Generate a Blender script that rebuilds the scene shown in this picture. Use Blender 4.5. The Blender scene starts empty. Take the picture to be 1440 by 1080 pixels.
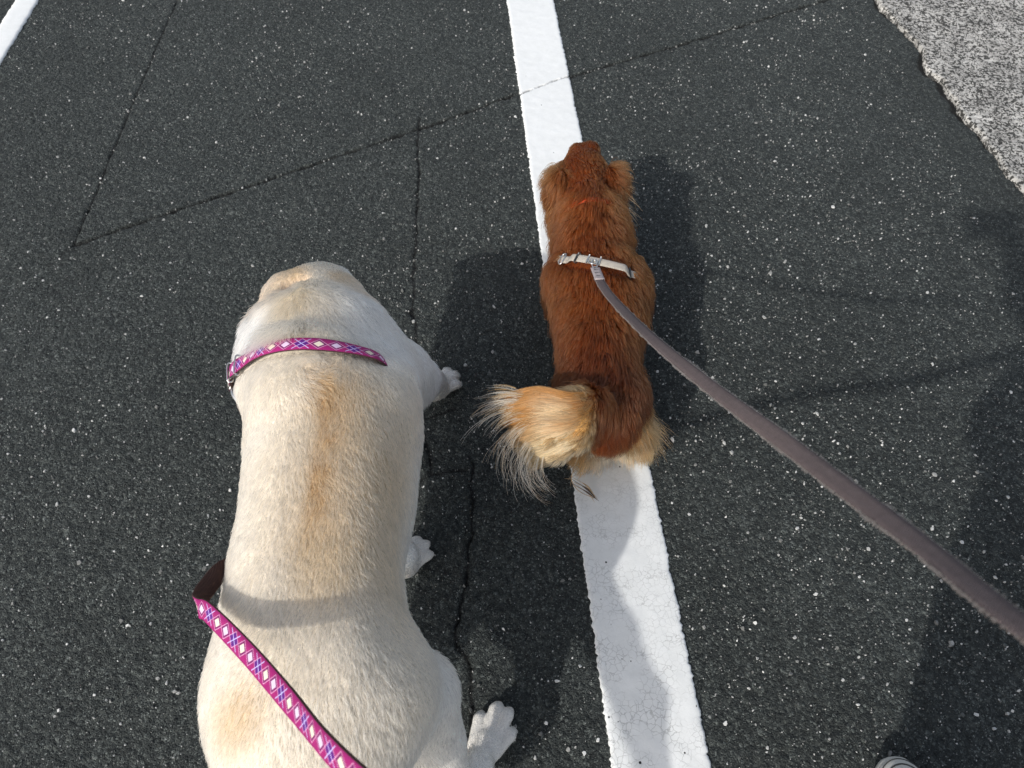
import bpy, math, random
import numpy as np
from mathutils import Vector, Matrix
from mathutils.kdtree import KDTree

R = math.radians
scene = bpy.context.scene
col = scene.collection
rng = np.random.default_rng(7)

# ------------------------------------------------------------------ camera, sky, sun, exposure
CAM_H = 1.3
PITCH = 54.8
cam_d = bpy.data.cameras.new('camera')
cam_d.sensor_width = 36.0
cam_d.lens = 26.0
cam_d.clip_start = 0.01
cam_d.clip_end = 500.0
cam_d.dof.use_dof = True
cam_d.dof.focus_distance = 1.2
cam_d.dof.aperture_fstop = 9.0
cam = bpy.data.objects.new('camera', cam_d)
cam.location = (0, 0, CAM_H)
cam.rotation_euler = (R(90 - PITCH), 0, 0)
col.objects.link(cam)
scene.camera = cam

SUN_AZ, SUN_EL = 39.0, 35.0          # heading the light travels towards (right of forward), elevation
world = bpy.data.worlds.new('World')
scene.world = world
world.use_nodes = True
wn = world.node_tree.nodes
wl = world.node_tree.links
wn.clear()
sky = wn.new('ShaderNodeTexSky')
sky.sky_type = 'NISHITA'
sky.sun_disc = False
sky.sun_elevation = R(SUN_EL)
sky.sun_rotation = R(180 + SUN_AZ)
bg = wn.new('ShaderNodeBackground')
bg.inputs['Strength'].default_value = 0.15
wo = wn.new('ShaderNodeOutputWorld')
sky.dust_density = 2.5
hs = wn.new('ShaderNodeHueSaturation')          # hazy, milky sky
hs.inputs['Saturation'].default_value = 0.55
wl.new(sky.outputs[0], hs.inputs['Color'])
wl.new(hs.outputs[0], bg.inputs[0])
wl.new(bg.outputs[0], wo.inputs[0])

sun_d = bpy.data.lights.new('sun', 'SUN')
sun_d.energy = 2.2
sun_d.angle = R(1.1)
sun_d.color = (1.0, 0.975, 0.93)
sun = bpy.data.objects.new('sun', sun_d)
ldir = Vector((math.cos(R(SUN_EL)) * math.sin(R(SUN_AZ)), math.cos(R(SUN_EL)) * math.cos(R(SUN_AZ)), -math.sin(R(SUN_EL))))
sun.rotation_euler = ldir.to_track_quat('-Z', 'Y').to_euler()
sun.location = (-3, -4, 5)
col.objects.link(sun)

vs = scene.view_settings
vs.view_transform = 'Standard'
vs.look = 'None'
vs.exposure = 0.33
vs.gamma = 1.0
vs.use_curve_mapping = False
scene.cycles.max_bounces = 10
scene.cycles.transmission_bounces = 10
scene.cycles.glossy_bounces = 6
scene.cycles.diffuse_bounces = 4

# ------------------------------------------------------------------ helpers
def tag(o, label=None, cat=None, group=None, kind=None):
    if label: o['label'] = label
    if cat: o['category'] = cat
    if group: o['group'] = group
    if kind: o['kind'] = kind
    return o

def put(name, data, mat=None, parent=None, loc=(0, 0, 0)):
    o = bpy.data.objects.new(name, data)
    col.objects.link(o)
    if mat is not None: data.materials.append(mat)
    o.location = loc
    if parent is not None: o.parent = parent
    return o

def empty(name, loc):
    o = bpy.data.objects.new(name, None)
    o.empty_display_size = 0.05
    o.location = loc
    col.objects.link(o)
    return o

def mesh_np(name, V, F, smooth=True, uv=None, cols=None):
    """V (n,3), F (m,4) or list of lists"""
    me = bpy.data.meshes.new(name)
    V = np.asarray(V, dtype=np.float32)
    if isinstance(F, np.ndarray):
        m, k = F.shape
        me.vertices.add(len(V))
        me.vertices.foreach_set('co', V.ravel())
        me.loops.add(m * k)
        me.loops.foreach_set('vertex_index', F.astype(np.int32).ravel())
        me.polygons.add(m)
        me.polygons.foreach_set('loop_start', (np.arange(m) * k).astype(np.int32))
        me.update(calc_edges=True)
        me.validate()
    else:
        me.from_pydata([tuple(v) for v in V.tolist()], [], F)
        me.update()
    if smooth:
        me.polygons.foreach_set('use_smooth', np.ones(len(me.polygons), dtype=bool))
    if uv is not None:
        lay = me.uv_layers.new(name='UVMap')
        li = np.empty(len(me.loops), dtype=np.int32)
        me.loops.foreach_get('vertex_index', li)
        lay.data.foreach_set('uv', np.asarray(uv, dtype=np.float32)[li].ravel())
    if cols is not None:
        a = me.attributes.new('coat', 'FLOAT_COLOR', 'POINT')
        c4 = np.ones((len(V), 4), dtype=np.float32)
        c4[:, :3] = cols
        a.data.foreach_set('color', c4.ravel())
    return me

def hash3(ix, iy, iz, seed):
    h = (ix.astype(np.int64) * 374761393 + iy.astype(np.int64) * 668265263 + iz.astype(np.int64) * 2147483647 + seed * 1274126177) & 0xffffffff
    h = ((h ^ (h >> 13)) * 1274126177) & 0xffffffff
    h = ((h ^ (h >> 16)) * 2246822519) & 0xffffffff
    h = h ^ (h >> 15)
    return (h & 0xffffff) / float(0x1000000)

def vnoise(P, scale, seed=0):
    q = np.asarray(P) * scale
    i = np.floor(q).astype(np.int64)
    f = q - i
    f = f * f * (3 - 2 * f)
    out = 0
    for dx in (0, 1):
        wx = f[..., 0] if dx else 1 - f[..., 0]
        for dy in (0, 1):
            wy = f[..., 1] if dy else 1 - f[..., 1]
            for dz in (0, 1):
                wz = f[..., 2] if dz else 1 - f[..., 2]
                out = out + wx * wy * wz * hash3(i[..., 0] + dx, i[..., 1] + dy, i[..., 2] + dz, seed)
    return out * 2 - 1

def sstep(a, b, x):
    t = np.clip((x - a) / (b - a), 0, 1)
    return t * t * (3 - 2 * t)

def norm(v):
    v = np.asarray(v, dtype=float)
    return v / np.maximum(np.linalg.norm(v, axis=-1, keepdims=True), 1e-9)

def spline(pts, n):
    """Catmull-Rom through pts (k,d) -> n samples evenly spaced in arclength"""
    P = np.asarray(pts, dtype=float)
    E = np.vstack([2 * P[0] - P[1], P, 2 * P[-1] - P[-2]])
    out = []
    for i in range(len(P) - 1):
        a, b, c, d = E[i:i + 4]
        t = np.linspace(0, 1, 24, endpoint=False)[:, None]
        out.append(0.5 * (2 * b + (c - a) * t + (2 * a - 5 * b + 4 * c - d) * t ** 2 + (3 * b - a - 3 * c + d) * t ** 3))
    Q = np.vstack(out + [P[-1:]])
    L = np.concatenate([[0], np.cumsum(np.linalg.norm(np.diff(Q[:, :3], axis=0), axis=1))])
    s = np.linspace(0, L[-1], n)
    return np.stack([np.interp(s, L, Q[:, k]) for k in range(Q.shape[1])], 1)

# ------------------------------------------------------------------ materials
class NT:
    def __init__(self, name):
        self.m = bpy.data.materials.new(name)
        self.m.use_nodes = True
        self.t = self.m.node_tree
        self.t.nodes.clear()
        self.out = self.t.nodes.new('ShaderNodeOutputMaterial')
    def n(self, typ, **kw):
        nd = self.t.nodes.new(typ)
        for k, v in kw.items():
            if k.startswith('i_'):
                nd.inputs[k[2:].replace('_', ' ')].default_value = v
            else:
                setattr(nd, k, v)
        return nd
    def l(self, a, b): self.t.links.new(a, b)
    def math(self, op, a, b=None, c=None, clamp=False):
        nd = self.t.nodes.new('ShaderNodeMath'); nd.operation = op; nd.use_clamp = clamp
        for i, x in enumerate((a, b, c)):
            if x is None: continue
            if isinstance(x, (int, float)): nd.inputs[i].default_value = x
            else: self.l(x, nd.inputs[i])
        return nd.outputs[0]
    def ramp(self, fac, stops, interp='LINEAR'):
        nd = self.t.nodes.new('ShaderNodeValToRGB')
        cr = nd.color_ramp; cr.interpolation = interp
        while len(cr.elements) < len(stops): cr.elements.new(0.5)
        for e, (p, c) in zip(cr.elements, stops):
            e.position = p
            e.color = (c, c, c, 1) if isinstance(c, (int, float)) else (*c, 1)
        self.l(fac, nd.inputs[0])
        return nd.outputs[0]
    def mix(self, fac, a, b, blend='MIX'):
        nd = self.t.nodes.new('ShaderNodeMix'); nd.data_type = 'RGBA'; nd.blend_type = blend
        for s, x in ((0, fac), (6, a), (7, b)):
            if isinstance(x, (int, float)): nd.inputs[s].default_value = x
            elif isinstance(x, tuple): nd.inputs[s].default_value = (*x, 1)
            else: self.l(x, nd.inputs[s])
        return nd.outputs[2]
    def bsdf(self, colr, rough=0.8, spec=0.3, normal=None, metallic=0.0):
        b = self.n('ShaderNodeBsdfPrincipled')
        for s, x in (('Base Color', colr), ('Roughness', rough), ('Specular IOR Level', spec), ('Metallic', metallic)):
            if isinstance(x, (int, float)): b.inputs[s].default_value = x
            elif isinstance(x, tuple): b.inputs[s].default_value = (*x, 1)
            else: self.l(x, b.inputs[s])
        if normal is not None: self.l(normal, b.inputs['Normal'])
        self.l(b.outputs[0], self.out.inputs[0])
        return b
    def bump(self, h, strength=0.5, dist=0.002, normal=None):
        nd = self.n('ShaderNodeBump'); nd.inputs['Strength'].default_value = strength
        nd.inputs['Distance'].default_value = dist
        self.l(h, nd.inputs['Height'])
        if normal is not None: self.l(normal, nd.inputs['Normal'])
        return nd.outputs[0]
    def coords(self): return self.n('ShaderNodeTexCoord').outputs['Object']
    def vor(self, vec, scale, feature='F1', rnd=1.0):
        nd = self.n('ShaderNodeTexVoronoi', feature=feature)
        nd.inputs['Scale'].default_value = scale
        nd.inputs['Randomness'].default_value = rnd
        self.l(vec, nd.inputs['Vector'])
        return nd
    def noise(self, vec, scale, detail=4, rough=0.6):
        nd = self.n('ShaderNodeTexNoise')
        nd.inputs['Scale'].default_value = scale
        nd.inputs['Detail'].default_value = detail
        nd.inputs['Roughness'].default_value = rough
        if vec is not None: self.l(vec, nd.inputs['Vector'])
        return nd.outputs['Fac']

def mat_simple(name, c, rough=0.6, spec=0.4, metallic=0.0, var=0.12, scale=60, bump=0.0):
    t = NT(name)
    P = t.coords()
    nz = t.noise(P, scale, 5, 0.65)
    cc = t.mix(t.ramp(nz, [(0.3, 0.0), (0.7, 1.0)]), tuple(x * (1 - var) for x in c), tuple(min(1, x * (1 + var)) for x in c))
    nrm = t.bump(nz, bump, 0.001) if bump else None
    t.bsdf(cc, rough, spec, nrm, metallic)
    return t.m

def mat_asphalt():
    t = NT('asphalt')
    P = t.coords()
    wob = t.n('ShaderNodeTexNoise'); wob.inputs['Scale'].default_value = 90; t.l(P, wob.inputs['Vector'])
    va = t.n('ShaderNodeVectorMath', operation='MULTIPLY_ADD')
    t.l(wob.outputs['Color'], va.inputs[0]); va.inputs[1].default_value = (0.006,) * 3; t.l(P, va.inputs[2])
    PW = va.outputs[0]
    big = t.vor(PW, 120)          # aggregate about 8 mm
    med = t.vor(PW, 260)
    fin = t.vor(P, 620)
    def chan(v, k):
        s = t.n('ShaderNodeSeparateColor'); t.l(v.outputs['Color'], s.inputs[0]); return s.outputs[k]
    # binder with grains of different greys
    c1 = t.ramp(chan(big, 0), [(0.0, (0.014, 0.015, 0.016)), (0.45, (0.036, 0.039, 0.040)), (0.75, (0.066, 0.069, 0.068)), (0.90, (0.11, 0.113, 0.108)), (1.0, (0.17, 0.17, 0.16))])
    c2 = t.ramp(chan(med, 1), [(0.0, (0.010, 0.011, 0.012)), (0.5, (0.036, 0.039, 0.040)), (0.84, (0.080, 0.082, 0.080)), (0.93, (0.20, 0.20, 0.195)), (1.0, (0.42, 0.42, 0.41))])
    c3 = t.ramp(chan(fin, 2), [(0.0, (0.018, 0.019, 0.020)), (0.7, (0.048, 0.051, 0.052)), (0.93, (0.10, 0.10, 0.10)), (0.975, (0.30, 0.30, 0.29)), (1.0, (0.60, 0.60, 0.58))])
    m1 = t.mix(0.55, c1, c2)
    m2 = t.mix(0.40, m1, c3)
    low = t.noise(P, 1.7, 5, 0.6)
    lowc = t.ramp(low, [(0.3, (0.75, 0.83, 0.79)), (0.7, (1.0, 1.10, 1.05))])
    m3 = t.mix(1.0, m2, lowc, 'MULTIPLY')
    at = t.n('ShaderNodeAttribute', attribute_name='crack')
    m4 = t.mix(at.outputs['Fac'], m3, (0.012, 0.012, 0.012))
    hb = t.math('MULTIPLY', big.outputs['Distance'], -0.9)
    hm = t.math('MULTIPLY', med.outputs['Distance'], -0.7)
    hf = t.math('MULTIPLY', fin.outputs['Distance'], -0.5)
    nz = t.noise(P, 420, 5, 0.7)
    h = t.math('ADD', t.math('ADD', hb, hm), t.math('ADD', hf, t.math('MULTIPLY', nz, 0.8)))
    # pits where binder has worn away
    nrm = t.bump(h, 1.0, 0.0055)
    t.bsdf(m4, 0.78, 0.32, nrm)
    return t.m

def mat_paint():
    t = NT('road_paint')
    P = t.coords()
    wob = t.n('ShaderNodeTexNoise'); wob.inputs['Scale'].default_value = 120; wob.inputs['Detail'].default_value = 3; t.l(P, wob.inputs['Vector'])
    va = t.n('ShaderNodeVectorMath', operation='MULTIPLY_ADD')
    t.l(wob.outputs['Color'], va.inputs[0]); va.inputs[1].default_value = (0.008,) * 3; t.l(P, va.inputs[2])
    cr = t.vor(va.outputs[0], 95, 'DISTANCE_TO_EDGE')
    patch = t.noise(P, 22, 3, 0.5)
    crk = t.math('MULTIPLY', t.ramp(cr.outputs['Distance'], [(0.0, 1.0), (0.035, 0.35), (0.07, 0.0)]),
                 t.ramp(patch, [(0.38, 0.0), (0.58, 0.8)]))
    sx = t.n('ShaderNodeSeparateXYZ'); t.l(P, sx.inputs[0])
    near = t.ramp(t.math('MULTIPLY', sx.outputs[1], 1.0), [(0.0, 1.0), (0.45, 0.8), (0.85, 0.25), (1.0, 0.06)])
    crk = t.math('MULTIPLY', crk, near)
    # worn pin holes, clustered towards the near end
    ph = t.vor(P, 70)
    s = t.n('ShaderNodeSeparateColor'); t.l(ph.outputs['Color'], s.inputs[0])
    clus = t.noise(P, 9, 2, 0.5)
    dens = t.math('MULTIPLY', t.ramp(sx.outputs[1], [(0.0, 0.30), (0.28, 0.24), (0.42, 0.10), (1.0, 0.02)]), t.ramp(clus, [(0.4, 0.15), (0.62, 1.3)]))
    hole = t.math('MULTIPLY', t.math('LESS_THAN', s.outputs[0], dens), t.math('LESS_THAN', ph.outputs['Distance'], t.math('MULTIPLY_ADD', s.outputs[1], 0.12, 0.05)))
    dirt = t.noise(P, 35, 6, 0.7)
    base = t.mix(t.ramp(dirt, [(0.35, 0.0), (0.75, 1.0)]), (0.755, 0.765, 0.755), (0.69, 0.70, 0.685))
    c = t.mix(crk, base, (0.33, 0.33, 0.32))
    c = t.mix(hole, c, (0.02, 0.02, 0.02))
    at = t.n('ShaderNodeAttribute', attribute_name='crack')
    c = t.mix(at.outputs['Fac'], c, (0.035, 0.034, 0.032))
    fine = t.noise(P, 500, 4, 0.6)
    h = t.math('SUBTRACT', t.math('MULTIPLY', fine, 0.35), t.math('ADD', crk, t.math('MULTIPLY', hole, 2.0)))
    h = t.math('ADD', h, t.math('MULTIPLY', t.noise(P, 130, 3, 0.5), 0.8))
    t.bsdf(c, 0.62, 0.35, t.bump(h, 0.35, 0.0011))
    return t.m

def mat_concrete():
    t = NT('washed_concrete')
    P = t.coords()
    v = t.vor(P, 125); v2 = t.vor(P, 260); v3 = t.vor(P, 520)
    def chan(v, k):
        sp = t.n('ShaderNodeSeparateColor'); t.l(v.outputs['Color'], sp.inputs[0]); return sp.outputs[k]
    c = t.ramp(chan(v, 0), [(0.0, (0.02, 0.02, 0.018)), (0.40, (0.025, 0.024, 0.022)), (0.46, (0.42, 0.41, 0.39)), (1.0, (0.74, 0.725, 0.695))])
    c2 = t.ramp(chan(v2, 1), [(0.0, (0.03, 0.03, 0.028)), (0.44, (0.03, 0.029, 0.027)), (0.52, (0.46, 0.45, 0.43)), (1.0, (0.76, 0.745, 0.715))])
    c3 = t.ramp(chan(v3, 2), [(0.0, (0.10, 0.098, 0.09)), (1.0, (0.62, 0.61, 0.58))])
    low = t.noise(P, 9, 6, 0.7)
    m = t.mix(t.math('GREATER_THAN', chan(v, 2), 0.5), c, c2)
    m = t.mix(0.15, m, c3)
    m = t.mix(1.0, m, t.ramp(low, [(0.3, (0.45, 0.445, 0.435)), (0.62, (0.90, 0.89, 0.865))]), 'MULTIPLY')
    h = t.math('ADD', t.math('MULTIPLY', v.outputs['Distance'], -1.0), t.math('MULTIPLY', t.noise(P, 300, 4, 0.7), 0.4))
    t.bsdf(m, 0.85, 0.25, t.bump(h, 0.5, 0.003))
    return t.m

def mat_chip():
    t = NT('stone_chip')
    g = t.n('ShaderNodeNewGeometry')
    c = t.ramp(g.outputs['Random Per Island'], [(0.0, (0.09, 0.095, 0.09)), (0.3, (0.20, 0.20, 0.19)), (0.6, (0.38, 0.38, 0.365)), (1.0, (0.70, 0.70, 0.68))])
    P = t.coords()
    n = t.noise(P, 700, 3, 0.6)
    t.bsdf(t.mix(0.25, c, t.ramp(n, [(0.3, 0.25), (0.7, 0.8)]), 'MULTIPLY'), 0.55, 0.4)
    return t.m

def mat_hair(name, rough=0.4, radial=0.6, tip=(1, 1, 1), tipf=0.0, root=0.75, skin=0.5):
    t = NT(name)
    a = t.n('ShaderNodeAttribute', attribute_name='coat')
    hi = t.n('ShaderNodeHairInfo')
    rt = t.ramp(hi.outputs['Intercept'], [(0.0, root), (0.45, 1.0), (1.0, 1.0)])  # strand roots darkened, painting the shade between hairs
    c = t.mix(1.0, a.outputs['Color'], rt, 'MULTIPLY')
    if tipf:
        c = t.mix(t.math('MULTIPLY', hi.outputs['Intercept'], tipf), c, tip)
    h = t.n('ShaderNodeBsdfHairPrincipled')
    h.model = 'CHIANG'
    h.parametrization = 'COLOR'
    t.l(c, h.inputs['Color'])
    h.inputs['Roughness'].default_value = rough
    h.inputs['Radial Roughness'].default_value = radial
    h.inputs['Random Roughness'].default_value = 0.2
    h.inputs['Coat'].default_value = 0.0
    d = t.n('ShaderNodeBsdfDiffuse')
    t.l(c, d.inputs['Color'])
    sn = t.n('ShaderNodeAttribute', attribute_name='skin_normal')
    t.l(sn.outputs['Vector'], d.inputs['Normal'])
    mx = t.n('ShaderNodeMixShader'); mx.inputs[0].default_value = skin
    t.l(h.outputs[0], mx.inputs[1]); t.l(d.outputs[0], mx.inputs[2])
    t.l(mx.outputs[0], t.out.inputs[0])
    return t.m

def mat_coat(name):
    t = NT(name)
    a = t.n('ShaderNodeAttribute', attribute_name='coat')
    n = t.noise(t.coords(), 300, 4, 0.7)
    c = t.mix(1.0, a.outputs['Color'], t.ramp(n, [(0.3, 0.8), (0.7, 1.0)]), 'MULTIPLY')
    t.bsdf(c, 0.85, 0.15, t.bump(n, 0.4, 0.002))
    return t.m

def mat_webbing(name, c, c2, ribs=900, var=0.2, rough=0.75, weave=0.12):
    t = NT(name)
    uv = t.n('ShaderNodeTexCoord').outputs['UV']
    s = t.n('ShaderNodeSeparateXYZ'); t.l(uv, s.inputs[0])
    w = t.math('SINE', t.math('MULTIPLY', s.outputs[0], float(ribs) * 2))
    w2 = t.math('SINE', t.math('MULTIPLY', s.outputs[1], float(ribs) * 2))
    ww = t.math('MULTIPLY', w, w2)
    nz = t.noise(t.coords(), 160, 5, 0.7)
    cc = t.mix(t.ramp(nz, [(0.3, 0.0), (0.7, 1.0)]), c, c2)
    cc = t.mix(t.math('MULTIPLY_ADD', ww, weave, weave), cc, tuple(x * 0.4 for x in c))
    h = t.math('ADD', ww, t.math('MULTIPLY', nz, 1.5))
    t.bsdf(cc, rough, 0.25, t.bump(h, 0.6, 0.0009))
    return t.m

def mat_argyle(name, width):
    """printed argyle ribbon: u runs along in metres, v across in metres (0..width)"""
    t = NT(name)
    uv = t.n('ShaderNodeTexCoord').outputs['UV']
    s = t.n('ShaderNodeSeparateXYZ'); t.l(uv, s.inputs[0])
    u, v = s.outputs[0], s.outputs[1]
    per = width * 0.98                      # one diamond
    a = t.math('DIVIDE', u, per)
    vy = t.math('DIVIDE', t.math('SUBTRACT', v, width / 2), width)     # -.5 .. .5
    cell = t.math('FLOOR', a)
    fx = t.math('SUBTRACT', t.math('FRACT', a), 0.5)
    ax = t.math('ABSOLUTE', fx); ay = t.math('ABSOLUTE', vy)
    dd = t.math('ADD', t.math('MULTIPLY', ax, 0.74), ay)               # diamond distance
    k = t.math('MODULO', t.math('ADD', cell, 3000.0), 3.0)
    is0 = t.math('LESS_THAN', k, 0.5)
    is1 = t.math('MULTIPLY', t.math('GREATER_THAN', k, 0.5), t.math('LESS_THAN', k, 1.5))
    is2 = t.math('GREATER_THAN', k, 1.5)
    din = t.math('LESS_THAN', dd, 0.225)
    dout = t.math('LESS_THAN', dd, 0.37)
    base = (0.34, 0.011, 0.15)
    dark = (0.20, 0.004, 0.12)
    c = t.mix(t.math('LESS_THAN', ay, 0.385), base, (0.37, 0.013, 0.16))
    c = t.mix(t.math('MULTIPLY', dout, t.math('SUBTRACT', 1.0, is2)), c, dark)
    c = t.mix(t.math('MULTIPLY', dout, is2), c, (0.12, 0.006, 0.22))
    c = t.mix(t.math('MULTIPLY', din, is0), c, (0.88, 0.76, 0.62))
    c = t.mix(t.math('MULTIPLY', din, is1), c, (0.80, 0.62, 0.80))
    # crossing hairlines
    l1 = t.math('ABSOLUTE', t.math('SUBTRACT', t.math('MULTIPLY', fx, 0.74), vy))
    l2 = t.math('ABSOLUTE', t.math('ADD', t.math('MULTIPLY', fx, 0.74), vy))
    ln = t.math('LESS_THAN', t.math('MINIMUM', l1, l2), 0.026)
    c = t.mix(t.math('MULTIPLY', t.math('MULTIPLY', ln, is2), t.math('LESS_THAN', ay, 0.385)), c, (0.62, 0.60, 0.95))
    # pale stepped outline of the pale diamonds
    ring = t.math('LESS_THAN', t.math('ABSOLUTE', t.math('SUBTRACT', dd, 0.37)), 0.02)
    c = t.mix(t.math('MULTIPLY', ring, t.math('LESS_THAN', ay, 0.385)), c, (0.80, 0.40, 0.60))
    nz = t.noise(t.coords(), 240, 4, 0.7)
    c = t.mix(0.35, c, t.ramp(nz, [(0.3, 0.55), (0.7, 1.0)]), 'MULTIPLY')
    rib = t.math('SINE', t.math('MULTIPLY', u, 5200.0))
    t.bsdf(c, 0.6, 0.3, t.bump(t.math('ADD', rib, nz), 0.35, 0.0005))
    return t.m

M = {}
M['asphalt'] = mat_asphalt()
M['paint'] = mat_paint()
M['concrete'] = mat_concrete()
M['chip'] = mat_chip()
M['metal'] = mat_simple('bright_metal', (0.62, 0.61, 0.59), 0.28, 0.5, 1.0, 0.1, 200)
M['dark_metal'] = mat_simple('dark_metal', (0.10, 0.10, 0.10), 0.35, 0.5, 1.0, 0.2, 200)

# ------------------------------------------------------------------ implicit bodies
class Field:
    def __init__(self, lo, hi, vox):
        self.lo = np.array(lo, float); self.vox = vox
        self.n = np.ceil((np.array(hi) - self.lo) / vox).astype(int) + 1
        self.a = np.full(self.n, 1.0, dtype=np.float32)
    def _sub(self, lo, hi):
        i0 = np.clip(np.floor((lo - self.lo) / self.vox).astype(int), 0, self.n - 1)
        i1 = np.clip(np.ceil((hi - self.lo) / self.vox).astype(int) + 1, 1, self.n)
        ax = [self.lo[k] + self.vox * np.arange(i0[k], i1[k]) for k in range(3)]
        P = np.stack(np.meshgrid(*ax, indexing='ij'), -1)
        return tuple(slice(i0[k], i1[k]) for k in range(3)), P
    def _merge(self, sl, d, k, cut=False):
        a = self.a[sl]
        if cut:
            d = -d
            h = np.maximum(k - np.abs(a - d), 0) / k
            self.a[sl] = np.maximum(a, d) + h * h * k * 0.25
        else:
            h = np.maximum(k - np.abs(a - d), 0) / k
            self.a[sl] = np.minimum(a, d) - h * h * k * 0.25
    def cone(self, A, B, ra, rb, k=0.02, sa=1.0, sb=None, up=(0, 0, 1), cut=False):
        A = np.array(A, float); B = np.array(B, float)
        sb = sa if sb is None else sb
        m = max(ra * max(1, sa), rb * max(1, sb)) + k + 4 * self.vox + 0.015
        sl, P = self._sub(np.minimum(A, B) - m, np.maximum(A, B) + m)
        if P.size == 0: return
        ba = B - A; L2 = max(ba @ ba, 1e-12)
        q = P - A
        h = np.clip((q @ ba) / L2, 0, 1)
        w = q - h[..., None] * ba
        r = ra + (rb - ra) * h
        if sa == 1.0 and sb == 1.0:
            d = np.linalg.norm(w, axis=-1) - r
        else:
            t = ba / math.sqrt(L2)
            lat = np.cross(t, up) if abs(t @ np.array(up, float)) < 0.9 else np.cross(t, (0, -1, 0)); lat /= np.linalg.norm(lat)
            s = sa + (sb - sa) * h
            wl_ = w @ lat
            w2 = w + ((wl_ / s) - wl_)[..., None] * lat
            d = (np.linalg.norm(w2, axis=-1) - r) * np.minimum(1, s)
        self._merge(sl, d.astype(np.float32), k, cut)
    def ell(self, C, rad, k=0.02, rot=None, cut=False):
        C = np.array(C, float); rad = np.array(rad, float)
        m = rad.max() + k + 4 * self.vox + 0.015
        sl, P = self._sub(C - m, C + m)
        q = P - C
        if rot is not None: q = q @ np.array(rot)
        k0 = np.linalg.norm(q / rad, axis=-1)
        k1 = np.linalg.norm(q / rad ** 2, axis=-1)
        d = k0 * (k0 - 1) / np.maximum(k1, 1e-6)
        self._merge(sl, d.astype(np.float32), k, cut)
    def chain(self, pts, k=0.02):
        """pts: list of (x,y,z,r[,s])"""
        for a, b in zip(pts[:-1], pts[1:]):
            self.cone(a[:3], b[:3], a[3], b[3], k, a[4] if len(a) > 4 else 1.0, b[4] if len(b) > 4 else 1.0)
    def sample(self, P):
        q = (np.asarray(P, float) - self.lo) / self.vox
        q = np.clip(q, 0, np.array(self.n) - 1.001)
        i = q.astype(int); f = q - i
        out = 0
        for dx in (0, 1):
            for dy in (0, 1):
                for dz in (0, 1):
                    w = (f[..., 0] if dx else 1 - f[..., 0]) * (f[..., 1] if dy else 1 - f[..., 1]) * (f[..., 2] if dz else 1 - f[..., 2])
                    out = out + w * self.a[i[..., 0] + dx, i[..., 1] + dy, i[..., 2] + dz]
        return out
    def grad(self, P):
        P = np.asarray(P, float); e = self.vox
        g = np.stack([self.sample(P + np.eye(3)[k] * e) - self.sample(P - np.eye(3)[k] * e) for k in range(3)], -1)
        return norm(g)
    def mesh(self, smooth=2):
        a = self.a
        ins = a < 0
        c = np.zeros(tuple(np.array(a.shape) - 1), dtype=np.int8)
        N = c.shape
        for dx in (0, 1):
            for dy in (0, 1):
                for dz in (0, 1):
                    c += ins[dx:dx + N[0], dy:dy + N[1], dz:dz + N[2]]
        act = np.argwhere((c > 0) & (c < 8))
        idx = np.full(N, -1, dtype=np.int32)
        idx[act[:, 0], act[:, 1], act[:, 2]] = np.arange(len(act))
        acc = np.zeros((len(act), 3)); cnt = np.zeros(len(act))
        corners = [(dx, dy, dz) for dx in (0, 1) for dy in (0, 1) for dz in (0, 1)]
        for p in corners:
            for ax in range(3):
                if p[ax]: continue
                q = list(p); q[ax] = 1
                va = a[act[:, 0] + p[0], act[:, 1] + p[1], act[:, 2] + p[2]]
                vb = a[act[:, 0] + q[0], act[:, 1] + q[1], act[:, 2] + q[2]]
                m = (va < 0) != (vb < 0)
                t = np.where(m, va / np.where(m, va - vb, 1), 0)
                pos = np.array(p, float)[None] + np.zeros((len(act), 1)); pos[:, ax] = t
                acc[m] += pos[m]; cnt[m] += 1
        V = self.lo + self.vox * (act + acc / cnt[:, None])
        F = []
        for ax in range(3):
            s0 = [slice(1, -1)] * 3; s1 = [slice(1, -1)] * 3
            s0[ax] = slice(0, -1); s1[ax] = slice(1, None)
            A = ins[tuple(s0)]; B = ins[tuple(s1)]
            e = np.argwhere(A != B)
            base = e.copy()
            o = [1, 1, 1]; o[ax] = 0
            base = base + np.array(o)
            flip = A[e[:, 0], e[:, 1], e[:, 2]]
            u, w = [(1, 2), (2, 0), (0, 1)][ax]
            def off(du, dw):
                b = base.copy(); b[:, u] -= du; b[:, w] -= dw
                return idx[b[:, 0], b[:, 1], b[:, 2]]
            q = np.stack([off(1, 1), off(0, 1), off(0, 0), off(1, 0)], 1)
            q[~flip] = q[~flip][:, ::-1]
            F.append(q)
        F = np.vstack(F)
        F = F[(F >= 0).all(1)]
        E2 = np.vstack([F[:, [0, 1]], F[:, [1, 2]], F[:, [2, 3]], F[:, [3, 0]]])
        for _ in range(smooth):
            S = np.zeros_like(V); n = np.zeros(len(V))
            for k in range(3):
                S[:, k] = np.bincount(E2[:, 0], V[E2[:, 1], k], len(V)) + np.bincount(E2[:, 1], V[E2[:, 0], k], len(V))
            n = np.bincount(E2[:, 0], minlength=len(V)) + np.bincount(E2[:, 1], minlength=len(V))
            V = V * 0.5 + 0.5 * S / np.maximum(n, 1)[:, None]
        return V, F

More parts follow.
